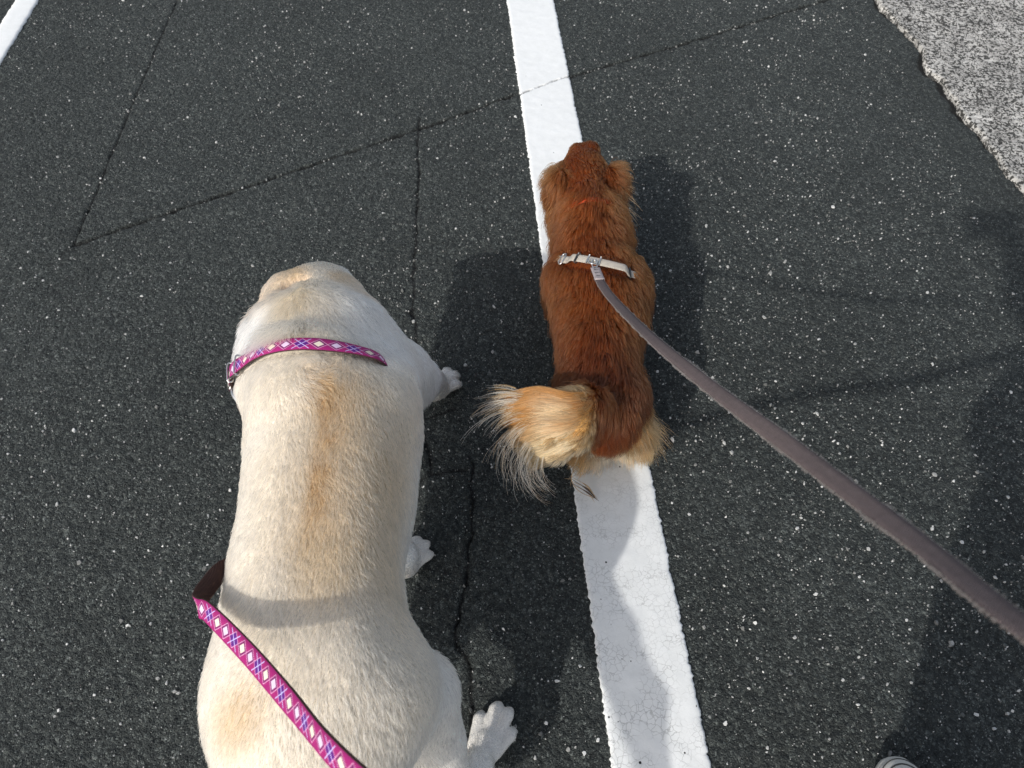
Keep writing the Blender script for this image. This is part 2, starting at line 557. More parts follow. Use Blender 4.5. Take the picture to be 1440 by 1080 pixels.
def sample_surface(V, F, n, weight=None):
    a = V[F[:, 0]]; b = V[F[:, 1]]; c = V[F[:, 2]]; d = V[F[:, 3]]
    fn = np.cross(c - a, d - b)
    area = np.linalg.norm(fn, axis=1) * 0.5
    w = area.copy()
    cen = (a + b + c + d) / 4
    fnn = norm(fn)
    if weight is not None: w = w * weight(cen, fnn)
    p = w / w.sum()
    i = rng.choice(len(F), n, p=p)
    u = rng.random((n, 1)); v = rng.random((n, 1))
    P = (a[i] * (1 - u) + b[i] * u) * (1 - v) + (d[i] * (1 - u) + c[i] * u) * v
    return P, i, fnn

def vertex_normals(V, F):
    fn = np.cross(V[F[:, 2]] - V[F[:, 0]], V[F[:, 3]] - V[F[:, 1]])
    N = np.zeros_like(V)
    for k in range(4):
        for ax in range(3):
            N[:, ax] += np.bincount(F[:, k], fn[:, ax], len(V))
    return norm(N)

def make_hair(name, pts, rad, cols, nrm, mat, parent):
    """pts (n,k,3) ; rad (n,k) ; cols (n,3)"""
    n, k, _ = pts.shape
    hc = bpy.data.hair_curves.new(name)
    hc.add_curves([k] * n)
    hc.position_data.foreach_set('vector', pts.astype(np.float32).ravel())
    ra = hc.attributes.get('radius') or hc.attributes.new('radius', 'FLOAT', 'POINT')
    ra.data.foreach_set('value', rad.astype(np.float32).ravel())
    ca = hc.attributes.new('coat', 'FLOAT_COLOR', 'CURVE')
    c4 = np.ones((n, 4), dtype=np.float32); c4[:, :3] = np.clip(cols, 0.001, 1)
    ca.data.foreach_set('color', c4.ravel())
    na = hc.attributes.new('skin_normal', 'FLOAT_VECTOR', 'CURVE')
    na.data.foreach_set('vector', nrm.astype(np.float32).ravel())
    return put(name, hc, mat, parent)

def grow(P, N, D, L, lift, k=5, droop=0.0, clump=0.0, clump_r=0.01, curl=None, jit=0.25, seed=1):
    """strands from roots P along comb direction D (tangent), rising by lift and settling back"""
    n = len(P)
    T = norm(D - N * np.sum(D * N, axis=1, keepdims=True))
    J = rng.normal(0, jit, (n, 3)); J -= N * np.sum(J * N, 1, keepdims=True)
    T = norm(T + J)
    lift = np.asarray(lift).reshape(-1, 1) * (1 + rng.normal(0, 0.3, (n, 1)))
    L = L.reshape(-1, 1)
    t = np.linspace(0, 1, k)
    out = np.empty((n, k, 3))
    for j, tt in enumerate(t):
        rise = lift * (tt - 0.55 * tt * tt) * 1.6
        o = P + L * (T * tt * np.sqrt(np.maximum(1 - np.minimum(lift, 0.9) ** 2, 0.2)) + N * rise)
        if curl is not None: o = o + L * curl * tt * tt
        o[:, 2] -= (L[:, 0] * droop) * tt * tt
        out[:, j] = o
    if clump > 0:
        g = rng.choice(n, max(8, int(n * 0.06)), replace=False)
        kd = KDTree(len(g))
        for i, gi in enumerate(g): kd.insert(P[gi], i)
        kd.balance()
        near = np.array([kd.find(p)[1] for p in P])
        G = out[g[near]]
        w = (clump * (t ** 1.3))[None, :, None] * (0.5 + rng.random((n, 1, 1)) * 0.5)
        out = out * (1 - w) + G * w
    return out

# ================================================================== SETTING
def dense_line(pts, step=0.004, jitter=0.0, seed=0):
    P = np.array(pts, float)
    L = np.concatenate([[0], np.cumsum(np.linalg.norm(np.diff(P, axis=0), axis=1))])
    s = np.arange(0, L[-1], step)
    Q = np.stack([np.interp(s, L, P[:, k]) for k in range(2)], 1)
    if jitter:
        t = np.gradient(Q, axis=0); t = t / np.linalg.norm(t, axis=1, keepdims=True)
        nrm = np.stack([-t[:, 1], t[:, 0]], 1)
        z = np.stack([s, s * 0, s * 0], 1)
        o = jitter * (vnoise(z, 14, seed) + 0.6 * vnoise(z, 45, seed + 1) + 0.35 * vnoise(z, 130, seed + 2))
        Q = Q + nrm * o[:, None]
    return Q

# (points, jitter, depth)  saw cuts round the old reinstatement, and cracks
SEAMS = [
    ([(-1.30, 6.5), (-1.139, 2.512), (-1.113, 1.875), (-1.088, 1.338)], 0.0015, 0.007),
    ([(-1.088, 1.338), (-1.105, 1.30), (-1.122, 1.272)], 0.004, 0.003),
    ([(-1.088, 1.338), (-0.781, 1.514), (-0.259, 1.809), (0.021, 1.98), (0.173, 2.061), (0.519, 2.229), (1.062, 2.512), (1.30, 2.64)], 0.002, 0.012),
    ([(-0.263, 1.859), (-0.247, 1.454), (-0.22, 1.034), (-0.193, 0.835), (-0.16, 0.70)], 0.0055, 0.007),
    ([(-0.086, 0.742), (-0.072, 0.662), (-0.075, 0.559), (-0.083, 0.463), (-0.093, 0.388), (-0.071, 0.305), (-0.068, 0.22), (-0.08, 0.10)], 0.007, 0.007),
    ([(-0.222, 0.662), (-0.168, 0.69), (-0.085, 0.709)], 0.006, 0.005),
    ([(-0.235, 0.809), (-0.192, 0.827), (-0.12, 0.853)], 0.003, 0.005),
    ([(-0.25, 0.18), (-0.164, 0.203), (-0.108, 0.208), (-0.07, 0.22)], 0.005, 0.006),
]
APRON = [(0.60, 16.0), (0.85, 8.0), (1.10, 4.2), (1.18, 3.1), (1.243, 2.512), (1.262, 2.40), (1.268, 2.355), (1.290, 2.27), (1.298, 2.209), (1.279, 2.15), (1.282, 2.11), (1.296, 2.0), (1.31, 1.91), (1.33, 1.713), (1.348, 1.536), (1.375, 1.25), (1.40, 0.9), (1.43, 0.2), (1.46, -1.5), (1.50, -9.0)]

def axis_lines(a, b, step, far):
    core = np.arange(a, b + 1e-6, step)
    lo = [a - d for d in (60, 20, 8, 4, 2, 1, 0.5, 0.2, 0.05)]
    hi = [core[-1] + d for d in (0.05, 0.2, 0.5, 1, 2, 4, 8, 20, 60)]
    return np.concatenate([lo, core, hi])

def build_road():
    X = axis_lines(-1.98, 1.70, 0.004, 60)
    Y = axis_lines(0.06, 2.72, 0.004, 60)
    gx, gy = np.meshgrid(X, Y, indexing='ij')
    V = np.stack([gx.ravel(), gy.ravel(), np.zeros(gx.size)], 1)
    core = (V[:, 0] > -1.97) & (V[:, 0] < 1.69) & (V[:, 1] > 0.07) & (V[:, 1] < 2.71)
    # jitter the grid a little so the aggregate does not line up in rows
    V[core, :2] += rng.uniform(-0.0011, 0.0011, (core.sum(), 2))
    # rolled stones: Worley cells
    cell = 0.0085
    q = V[core, :2] / cell
    i0 = np.floor(q).astype(np.int64)
    best = np.full(len(q), 9.0); bid = np.zeros(len(q))
    for dx in (-1, 0, 1):
        for dy in (-1, 0, 1):
            cx = i0[:, 0] + dx; cy = i0[:, 1] + dy; z = cx * 0
            px = cx + hash3(cx, cy, z, 3); py = cy + hash3(cx, cy, z, 4)
            d = np.hypot(px - q[:, 0], py - q[:, 1])
            m = d < best
            best[m] = d[m]; bid[m] = hash3(cx, cy, z, 5)[m]
    hgt = -0.0022 * sstep(0.25, 0.80, best) + 0.0018 * (bid - 0.5)
    P3 = np.stack([V[core, 0], V[core, 1], np.zeros(core.sum())], 1)
    hgt += 0.0009 * vnoise(P3, 55, 9) + 0.0016 * vnoise(P3, 5, 11)
    V[core, 2] += hgt
    crack = np.zeros(len(V), dtype=np.float32)
    ny = len(Y)
    for si, (pts, jit, depth) in enumerate(SEAMS):
        sw_ = {0: 0.0036, 2: 0.0060, 3: 0.0036}.get(si, 0.0029)
        L = dense_line(pts, 0.003, jit, 20 + si)
        L = L[(L[:, 0] > -1.96) & (L[:, 0] < 1.68) & (L[:, 1] > 0.08) & (L[:, 1] < 2.70)]
        kd = KDTree(len(L))
        for i, p in enumerate(L): kd.insert((p[0], p[1], 0), i)
        kd.balance()
        # candidates: grid nodes around the line
        ix = np.searchsorted(X, L[:, 0]); iy = np.searchsorted(Y, L[:, 1])
        cand = set()
        for dx in range(-4, 5):
            for dy in range(-4, 5):
                cand.update(((ix + dx) * ny + iy + dy).tolist())
        for c in cand:
            x, y, z = V[c]
            co, i, d = kd.find((x, y, 0))
            if d < 0.0029:
                wob = 0.75 + 0.5 * math.sin(i * 0.37 + si) * math.sin(i * 0.11 + 2 * si)
                V[c, 0] = co[0]; V[c, 1] = co[1]; V[c, 2] = -depth * max(0.45, wob)
                crack[c] = 1.0 if depth > 0.004 else 0.5
            elif d < sw_ * (0.8 + 0.4 * math.sin(i * 0.21) * math.sin(i * 0.057)):
                V[c, 2] = -depth * 0.9
                crack[c] = 1.0
            elif d < 0.011:
                # edges of the cut sag slightly
                V[c, 2] -= 0.0012 * (1 - d / 0.011)
    # gap along the concrete apron
    L = dense_line(APRON, 0.004, 0.009, 60)
    A = L[(L[:, 1] > 0.05) & (L[:, 1] < 2.74)]
    xa = np.interp(V[:, 1], A[::-1, 1], A[::-1, 0])
    wid = 0.019 + 0.014 * vnoise(np.stack([V[:, 1], 0 * V[:, 1], 0 * V[:, 1]], 1), 9, 70)
    d = xa - V[:, 0]
    g = core & (d < wid) & (d > -0.05)
    V[g, 2] -= 0.013 * sstep(1.0, 0.35, (d[g] / np.maximum(wid[g], 0.003)))
    crack[g] = np.maximum(crack[g], sstep(1.1, 0.4, d[g] / np.maximum(wid[g], 0.003)) * 0.9)
    nx = len(X)
    I = np.arange(nx * ny).reshape(nx, ny)
    F = np.stack([I[:-1, :-1].ravel(), I[1:, :-1].ravel(), I[1:, 1:].ravel(), I[:-1, 1:].ravel()], 1)
    me = mesh_np('road', V, F)
    a = me.attributes.new('crack', 'FLOAT', 'POINT'); a.data.foreach_set('value', crack)
    return tag(put('road', me, M['asphalt']), kind='structure')
build_road()

def build_line(name, PL, PR, y0, y1, step, edge, cut=None, seed=0):
    """thermoplastic stripe: PL/PR two (x,y) points of its left and right edge"""
    ys = np.concatenate([np.arange(-14, y0, 0.05), np.arange(y0, y1, step), np.arange(y1, 26, 0.05)])
    def xe(p, y): return p[0][0] + (p[1][0] - p[0][0]) * (y - p[0][1]) / (p[1][1] - p[0][1])
    z0 = ys * 0
    yy = np.stack([ys, z0, z0], 1)
    def ragged(s): return edge * (0.55 * vnoise(yy, 290, s) + 0.45 * vnoise(yy, 120, s + 1) + 0.35 * vnoise(yy, 47, s + 3) + 0.3 * vnoise(yy, 12, s + 2)) + rng.normal(0, 0.22 * edge, len(ys)) + 0.9 * edge * (rng.random(len(ys)) < 0.05) * rng.choice([-1, 1], len(ys))
    xl = xe(PL, ys) + ragged(seed); xr = xe(PR, ys) + ragged(seed + 5)
    nc = max(6, int((xr - xl).mean() / step))
    f = np.linspace(0, 1, nc)
    gx = xl[:, None] + (xr - xl)[:, None] * f[None, :]
    gy = np.repeat(ys[:, None], nc, 1)
    P = np.stack([gx.ravel(), gy.ravel(), np.zeros(gx.size)], 1)
    z = 0.0042 + 0.0004 * vnoise(P, 55, 9) + 0.0016 * vnoise(P, 5, 11) + 0.0001 * vnoise(P, 150, 12)
    cutm = np.zeros(len(P))
    fade = np.minimum(f, 1 - f)[None, :] * (nc)
    z = z - (0.0012 * np.clip(1.5 - fade, 0, 1.5)).repeat(len(ys), 0).ravel()
    if cut is not None:
        (cx0, cy0), (cx1, cy1) = cut
        L = dense_line([cut[0], cut[1]], 0.003, 0.003, 88)
        yc = np.interp(P[:, 0], L[:, 0], L[:, 1])
        dd = np.abs(P[:, 1] - yc)
        w = 0.0026 + 0.0022 * vnoise(P * [1, 0, 0], 60, 33)
        m = dd < w
        z[m] = -0.004
        cutm[m] = 1.0
    P[:, 2] = z
    n = len(ys)
    I = np.arange(n * nc).reshape(n, nc)
    F = [np.stack([I[:-1, :-1].ravel(), I[:-1, 1:].ravel(), I[1:, 1:].ravel(), I[1:, :-1].ravel()], 1)]
    # skirts down into the asphalt
    b = len(P)
    PLs = P[I[:, 0]].copy(); PLs[:, 2] = -0.006
    PRs = P[I[:, -1]].copy(); PRs[:, 2] = -0.006
    P = np.vstack([P, PLs, PRs])
    Ls = b + np.arange(n); Rs = b + n + np.arange(n)
    F.append(np.stack([Ls[:-1], I[:-1, 0], I[1:, 0], Ls[1:]], 1))
    F.append(np.stack([I[:-1, -1], Rs[:-1], Rs[1:], I[1:, -1]], 1))
    me = mesh_np(name, P, np.vstack(F))
    ca = me.attributes.new('crack', 'FLOAT', 'POINT'); ca.data.foreach_set('value', np.concatenate([cutm, np.zeros(2 * n)]).astype(np.float32))
    return tag(put(name, me, M['paint']), kind='structure')

build_line('painted_line', [(-0.017, 2.512), (0.157, 0.177)], [(0.140, 2.512), (0.313, 0.177)], -0.3, 3.0, 0.0034, 0.0022,
           cut=((-0.05, 1.9265), (0.24, 2.097)), seed=3)
build_line('painted_line', [(-1.683, 2.512), (-1.648, 1.9)], [(-1.606, 2.512), (-1.571, 1.9)], 0.8, 3.4, 0.008, 0.0015, seed=41)

def build_apron():
    L = dense_line(APRON, 0.006, 0.009, 60)
    L = L[::-1]
    L = L[np.argsort(L[:, 1])]
    keep = ((L[:, 1] > 0.9) & (L[:, 1] < 2.8)) | (np.arange(len(L)) % 7 == 0)
    L = L[keep]
    offs = np.concatenate([[0, 0.0, 0.004], np.arange(0.010, 1.0, 0.009), [1.2, 2, 5, 20, 60]])
    n, k = len(L), len(offs)
    P = np.zeros((n, k, 3))
    P[:, :, 0] = L[:, 0:1] + offs[None]
    P[:, :, 1] = L[:, 1:2]
    Q = P.reshape(-1, 3)
    z = 0.006 + 0.0010 * vnoise(Q, 90, 5) + 0.0008 * vnoise(Q, 240, 6) + 0.003 * vnoise(Q, 6, 7)
    z = z.reshape(n, k)
    z[:, 0] = -0.014
    z[:, 1] -= 0.002
    P[:, :, 2] = z
    I = np.arange(n * k).reshape(n, k)
    F = np.stack([I[:-1, :-1].ravel(), I[:-1, 1:].ravel(), I[1:, 1:].ravel(), I[1:, :-1].ravel()], 1)
    return tag(put('concrete_pavement', mesh_np('concrete_pavement', P.reshape(-1, 3), F), M['concrete']), kind='structure')
build_apron()

def build_gutter():
    """ribbed drain strip beyond the far line"""
    t = empty('drain_grate', (-1.83, 2.6, 0.0))
    tag(t, 'narrow pale ribbed drain strip beyond the thin white line', 'drain')
    for x in (-0.045, -0.012, 0.021):
        V = []; F = []
        for y in (-3.5, 6.0):
            for dx, z in ((-0.008, 0.002), (-0.006, 0.010), (0.006, 0.010), (0.008, 0.002)):
                V.append((x + dx - 0.05 * y, y, z))
        for a in range(3): F.append([a, a + 1, a + 5, a + 4])
        F += [[0, 3, 2, 1], [4, 5, 6, 7]]
        put('bar', mesh_np('bar', V, F, smooth=False), M['bar'], t)
M['bar'] = mat_simple('worn_bar', (0.42, 0.42, 0.41), 0.6, 0.4, 0.0, 0.3, 120)
build_gutter()

def build_chips(n=14500):
    """pale aggregate chips worn level with the surface"""
    V = []; F = []
    lx = lambda y: 0.157 + (-0.017 - 0.157) * (y - 0.177) / 2.335
    b = 0
    k = 0
    while k < n:
        y = rng.uniform(0.08, 2.65); w = 0.45 + 0.55 * y
        x = rng.uniform(-0.72 - 0.46 * y, 0.72 + 0.46 * y)
        if x > 1.20 or x < -1.60 or -0.012 < x - lx(y) < 0.168: continue
        # coarser and denser right of the stripe
        if x < lx(y) and rng.random() < 0.35: continue
        r = 0.00078 * math.exp(abs(rng.normal(0, 0.62)))
        if rng.random() < 0.035: r *= 1.9
        r = min(r, 0.0048)
        m = 6 if r > 0.0016 else 5
        a0 = rng.uniform(0, 6.28); st = rng.uniform(0.5, 1.0); ca, sa = math.cos(a0), math.sin(a0)
        top = rng.uniform(0.0002, 0.0009) + 0.25 * r
        tilt = rng.normal(0, 0.18, 2)
        ring = []
        for j in range(m):
            a = 6.2832 * j / m + rng.normal(0, 0.22)
            rr = r * rng.uniform(0.75, 1.2)
            px, py = rr * math.cos(a), rr * st * math.sin(a)
            ring.append((ca * px - sa * py, sa * px + ca * py))
        for (px, py) in ring: V.append((x + px * 1.15, y + py * 1.15, -0.002))
        for (px, py) in ring: V.append((x + px * 0.8, y + py * 0.8, top + tilt[0] * px + tilt[1] * py))
        for j in range(m):
            j2 = (j + 1) % m
            F.append([b + j, b + j2, b + m + j2, b + m + j])
        F.append([b + m + j for j in range(m)])
        b += 2 * m; k += 1
    return tag(put('gravel_chips', mesh_np('gravel_chips', V, F, smooth=False), M['chip']), 'small pale stone chips set in the dark asphalt', None, None, 'stuff')
build_chips()

# ================================================================== THE CREAM DOG
def paw(f, heel, ang, L=0.085, W=0.052, k=0.006):
    """four toed paw lying on the ground, pointing along ang (radians from +x)"""
    h = np.array(heel, float)
    d = np.array([math.cos(ang), math.sin(ang), 0]); s = np.array([-d[1], d[0], 0])
    f.cone(h, h + d * L * 0.36 + np.array([0, 0, 0.026 - h[2]]), W * 0.38, W * 0.40, 0.012)
    f.ell(h + d * L * 0.34 + np.array([0, 0, 0.021 - h[2]]), (W * 0.44, W * 0.44, 0.020), 0.010)
    for o, fw, r in ((-0.43, 0.58, 0.0104), (-0.152, 0.78, 0.0116), (0.152, 0.78, 0.0116), (0.43, 0.58, 0.0104)):
        r *= W / 0.054
        kn = h + d * L * (fw - 0.34) + s * o * W * 0.78; kn[2] = 0.030 * W / 0.052
        mid = h + d * L * fw + s * o * W * 1.17; mid[2] = 0.024 * W / 0.052
        tip = mid + d * r * 0.8 + s * o * W * 0.06; tip[2] = 0.0120
        f.cone(kn, mid, r * 0.92, r, k * 0.25)
        f.cone(mid, tip, r, r * 0.8, 0.003)

CREASE = (((-0.392, 0.742, 0.420), (-0.366, 0.756, 0.448)), ((-0.366, 0.756, 0.448), (-0.338, 0.766, 0.461)), ((-0.350, 0.790, 0.452), (-0.326, 0.796, 0.455)))

def seg_dist(P, A, B):
    A = np.array(A); B = np.array(B); ba = B - A
    h = np.clip(((P - A) @ ba) / (ba @ ba), 0, 1)
    return np.linalg.norm(P - A - h[:, None] * ba, axis=1)

def make_cream_field():
    f = Field((-0.48, -0.32, 0.0), (0.06, 1.02, 0.56), 0.004)
    f.chain([(-0.288, 0.650, 0.372, 0.122, 0.80), (-0.272, 0.585, 0.356, 0.138, 0.80), (-0.260, 0.52, 0.350, 0.138, 0.79), (-0.256, 0.46, 0.352, 0.134, 0.79),
             (-0.257, 0.36, 0.365, 0.114, 0.88), (-0.245, 0.28, 0.372, 0.106, 0.98), (-0.222, 0.20, 0.370, 0.110, 1.00),
             (-0.222, 0.140, 0.362, 0.092, 1.00), (-0.220, 0.105, 0.355, 0.078, 1.0)], 0.03)
    # hanging belly and chest keel
    f.cone((-0.270, 0.58, 0.27), (-0.258, 0.42, 0.28), 0.085, 0.075, 0.05)
    # back ridge: muscles either side leave a shallow furrow
    f.cone((-0.285, 0.56, 0.445), (-0.270, 0.24, 0.430), 0.055, 0.052, 0.03)
    f.cone((-0.225, 0.56, 0.445), (-0.205, 0.24, 0.430), 0.055, 0.052, 0.03)
    # shoulder blades and hip points
    f.cone((-0.318, 0.585, 0.450), (-0.352, 0.640, 0.385), 0.034, 0.034, 0.025)
    f.cone((-0.222, 0.590, 0.450), (-0.200, 0.640, 0.385), 0.034, 0.034, 0.025)
    f.ell((-0.272, 0.235, 0.446), (0.030, 0.045, 0.034), 0.02)
    f.ell((-0.186, 0.232, 0.446), (0.030, 0.045, 0.034), 0.02)
    # withers
    f.ell((-0.270, 0.595, 0.435), (0.075, 0.075, 0.070), 0.05)
    # neck and nape rolls
    f.chain([(-0.288, 0.650, 0.380, 0.112, 0.86), (-0.300, 0.715, 0.380, 0.103, 0.98), (-0.320, 0.758, 0.376, 0.088, 1.06)], 0.03)
    f.ell((-0.384, 0.715, 0.365), (0.036, 0.062, 0.070), 0.035)
    f.ell((-0.318, 0.742, 0.455), (0.060, 0.022, 0.020), 0.02)
    f.ell((-0.246, 0.730, 0.345), (0.040, 0.07, 0.075), 0.04)
    f.cone((-0.292, 0.735, 0.395), (-0.306, 0.800, 0.382), 0.080, 0.060, 0.03)
    # skull, muzzle lowered ahead
    f.ell((-0.328, 0.806, 0.384), (0.058, 0.066, 0.062), 0.03)
    for a_, b_ in CREASE:
        f.cone(a_, b_, 0.010, 0.008, 0.014, cut=True)
    f.ell((-0.180, 0.595, 0.375), (0.032, 0.060, 0.080), 0.05)
    f.cone((-0.320, 0.85, 0.36), (-0.328, 0.935, 0.285), 0.050, 0.034, 0.03)
    f.ell((-0.329, 0.958, 0.270), (0.022, 0.018, 0.020), 0.012)
    # ears, folded and hanging, set back on the skull
    ea = Matrix.Rotation(R(22), 3, 'Y') @ Matrix.Rotation(R(25), 3, 'Z')
    f.ell((-0.372, 0.802, 0.396), (0.024, 0.046, 0.042), 0.022, ea)
    f.ell((-0.398, 0.812, 0.360), (0.013, 0.040, 0.052), 0.010)
    eb = Matrix.Rotation(R(-22), 3, 'Y') @ Matrix.Rotation(R(-25), 3, 'Z')
    f.ell((-0.284, 0.800, 0.390), (0.018, 0.040, 0.036), 0.022, eb)
    f.ell((-0.262, 0.812, 0.360), (0.012, 0.038, 0.050), 0.010)
    # shoulders and forelegs
    f.cone((-0.226, 0.668, 0.380), (-0.200, 0.735, 0.285), 0.060, 0.054, 0.05)
    f.chain([(-0.192, 0.735, 0.285, 0.048), (-0.172, 0.765, 0.215, 0.038), (-0.162, 0.815, 0.130, 0.028), (-0.158, 0.845, 0.075, 0.025), (-0.154, 0.860, 0.035, 0.024)], 0.015)
    f.ell((-0.176, 0.735, 0.225), (0.030, 0.035, 0.04), 0.02)
    paw(f, (-0.160, 0.852, 0.034), R(58), 0.074, 0.048)
    f.cone((-0.348, 0.655, 0.370), (-0.345, 0.640, 0.26), 0.058, 0.050, 0.05)
    f.chain([(-0.335, 0.64, 0.26, 0.050), (-0.285, 0.585, 0.20, 0.042), (-0.215, 0.515, 0.115, 0.030), (-0.192, 0.492, 0.06, 0.026), (-0.186, 0.488, 0.035, 0.025)], 0.015)
    paw(f, (-0.188, 0.482, 0.034), R(64), 0.066, 0.047)
    # haunches and hind legs
    f.cone((-0.172, 0.208, 0.362), (-0.134, 0.226, 0.272), 0.076, 0.054, 0.04)
    f.chain([(-0.126, 0.222, 0.265, 0.053), (-0.104, 0.178, 0.195, 0.036), (-0.074, 0.115, 0.130, 0.027), (-0.062, 0.128, 0.085, 0.023), (-0.052, 0.165, 0.045, 0.025)], 0.02)
    f.ell((-0.074, 0.100, 0.135), (0.016, 0.022, 0.022), 0.015)
    paw(f, (-0.056, 0.168, 0.034), R(64), 0.112, 0.052, 0.004)
    f.cone((-0.268, 0.205, 0.365), (-0.292, 0.235, 0.26), 0.088, 0.060, 0.05)
    f.chain([(-0.300, 0.205, 0.26, 0.060), (-0.300, 0.14, 0.18, 0.043), (-0.295, 0.045, 0.13, 0.027), (-0.290, 0.045, 0.07, 0.023), (-0.288, 0.07, 0.035, 0.025)], 0.02)
    paw(f, (-0.288, 0.07, 0.036), R(88), 0.09, 0.054)
    # tail carried low, swinging to the right
    f.chain([(-0.200, 0.080, 0.390, 0.040), (-0.155, -0.03, 0.398, 0.030), (-0.105, -0.13, 0.39, 0.026), (-0.07, -0.24, 0.36, 0.015)], 0.02)
    return f

def dorsal_x(y):
    yy = [0.0, 0.16, 0.231, 0.285, 0.344, 0.398, 0.446, 0.498, 0.564, 0.612, 0.649, 0.8]
    xx = [-0.17, -0.19, -0.212, -0.228, -0.242, -0.245, -0.245, -0.244, -0.254, -0.271, -0.292, -0.318]
    return np.interp(y, yy, xx)

def lerp(a, b, w): return a * (1 - w[:, None]) + b * w[:, None]

def cream_coat(P, N):
    n = len(P)
    base = np.tile(np.array([0.87, 0.765, 0.615]), (n, 1))
    white = np.array([0.92, 0.895, 0.85])
    tan = np.array([0.50, 0.305, 0.135])
    x, y, z = P[:, 0], P[:, 1], P[:, 2]
    nz1 = vnoise(P, 22, 1); nz2 = vnoise(P, 9, 2); nz3 = vnoise(P, 70, 3)
    dx = x - dorsal_x(y)
    # pale flanks, neck sides, legs
    w = np.clip(sstep(0.43, 0.33, z) * 0.75 + sstep(0.60, 0.68, y) * sstep(0.02, 0.085, np.abs(dx)) * 0.9, 0, 1)
    w = np.maximum(w, sstep(0.20, 0.12, z))
    c = lerp(base, white, np.clip(w + 0.15 * nz1, 0, 1))
    c = lerp(c, np.array([0.74, 0.705, 0.65]), sstep(0.07, 0.035, z) * (0.8 + 0.3 * nz3))  # paw fur greyed: dusty, with shade put into the colour too
    # warm saddle right of the spine
    s = sstep(0.63, 0.54, y) * sstep(0.22, 0.36, y) * sstep(0.105, 0.025, np.abs(dx - 0.042)) * sstep(0.34, 0.44, z)
    c = lerp(c, np.array([0.685, 0.52, 0.335]), np.clip(s * (0.72 + 0.5 * nz2), 0, 1))
    # dark tan dorsal stripe
    wdt = (0.012 + 0.012 * sstep(0.48, 0.62, y)) * np.where(dx > 0, 2.1, 0.85)
    st = np.exp(-((dx - 0.003 + 0.006 * nz1) / wdt) ** 2) * sstep(0.625, 0.57, y) * sstep(0.30, 0.40, y) * sstep(0.40, 0.44, z)
    c = lerp(c, tan, np.clip(st * (0.80 + 0.5 * nz3 + 0.35 * nz1), 0, 1) * 0.82)
    # tan patch on the left of the rump
    d = np.hypot((x + 0.292) / 0.040, (y - 0.165) / 0.038)
    c = lerp(c, np.array([0.60, 0.405, 0.21]), sstep(1.3, 0.1, d + 0.25 * nz1) * sstep(0.33, 0.38, z) * 0.72)
    d = np.hypot((x + 0.215) / 0.06, (y - 0.33) / 0.06)
    c = lerp(c, np.array([0.66, 0.50, 0.31]), sstep(1.2, 0.2, d + 0.3 * nz1) * sstep(0.40, 0.45, z) * 0.5)
    # ears and head top warmer
    e = np.maximum(sstep(0.085, 0.045, np.hypot(x + 0.388, y - 0.805)) , 0.8 * sstep(0.06, 0.03, np.hypot(x + 0.245, y - 0.815)))
    c = lerp(c, np.array([0.70, 0.48, 0.26]), np.clip(e * sstep(0.30, 0.36, z) * (0.8 + 0.4 * nz1), 0, 1))
    hd = sstep(0.05, 0.01, np.abs(x + 0.325)) * sstep(0.66, 0.72, y) * sstep(0.82, 0.76, y)
    c = lerp(c, np.array([0.76, 0.63, 0.45]), np.clip(hd * (0.55 + 0.6 * nz1), 0, 1))
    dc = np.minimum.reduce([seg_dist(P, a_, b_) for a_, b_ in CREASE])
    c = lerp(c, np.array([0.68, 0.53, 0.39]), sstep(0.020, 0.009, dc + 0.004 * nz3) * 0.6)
    c *= (1 + 0.06 * nz3)[:, None]
    # nose leather
    nose = sstep(0.026, 0.018, np.linalg.norm(P - np.array([-0.329, 0.962, 0.268]), axis=1))
    c = lerp(c, np.array([0.05, 0.035, 0.03]), nose)
    return np.clip(c, 0.01, 0.95)

CD = make_cream_field()
CV, CF = CD.mesh(2)
CN = vertex_normals(CV, CF)
DOG0 = np.array([-0.25, 0.35, 0.0])
M['cream_coat'] = mat_coat('cream_coat')
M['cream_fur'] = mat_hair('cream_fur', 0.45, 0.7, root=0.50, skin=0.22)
CREAM_S = np.array([1.03, 1.03, 0.93]); CREAM_L = np.array([-0.257, 0.360, 0.0])
def cream_place(P): return CREAM_L + (np.asarray(P) - DOG0) * CREAM_S
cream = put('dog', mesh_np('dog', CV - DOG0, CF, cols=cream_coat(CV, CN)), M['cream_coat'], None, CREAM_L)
cream.scale = CREAM_S
tag(cream, 'large cream short haired dog walking head down in a pink patterned collar', 'dog', 'dogs on leashes')

# collar loop round the neck, found on the body surface
def body_loop(f, C, U, Vv, n, off, rmin=0.03, rmax=0.24):
    C = np.array(C); U = norm(U); Vv = norm(Vv)
    th = np.linspace(0, 2 * np.pi, n, endpoint=False)
    rs = np.linspace(rmin, rmax, 420)
    D = np.cos(th)[:, None] * U + np.sin(th)[:, None] * Vv
    r = np.empty(n)
    for i in range(n):
        d = f.sample(C + rs[:, None] * D[i])
        k = np.argmax(d > off)
        r[i] = rs[k]
    for _ in range(6):
        r = np.maximum(r, 0.5 * (np.roll(r, 1) + np.roll(r, -1)))
        r = 0.5 * r + 0.25 * (np.roll(r, 1) + np.roll(r, -1))
    return C + r[:, None] * D, D

COL_C = np.array([-0.288, 0.652, 0.380])
COL_U = np.array([1.0, -0.03, 0.0]); COL_V = np.array([0.0, -0.19, 0.98])
COL_W = norm(np.cross(COL_U, COL_V))
if COL_W[1] < 0: COL_W = -COL_W
collar_pts, collar_dir = body_loop(CD, COL_C, COL_U, COL_V, 160, 0.0075)
_deg = (np.arange(160) * 2.25 + 180) % 360 - 180
collar_pts = collar_pts - collar_dir * (0.020 * sstep(52, 30, _deg) * sstep(-120, -80, _deg))[:, None]

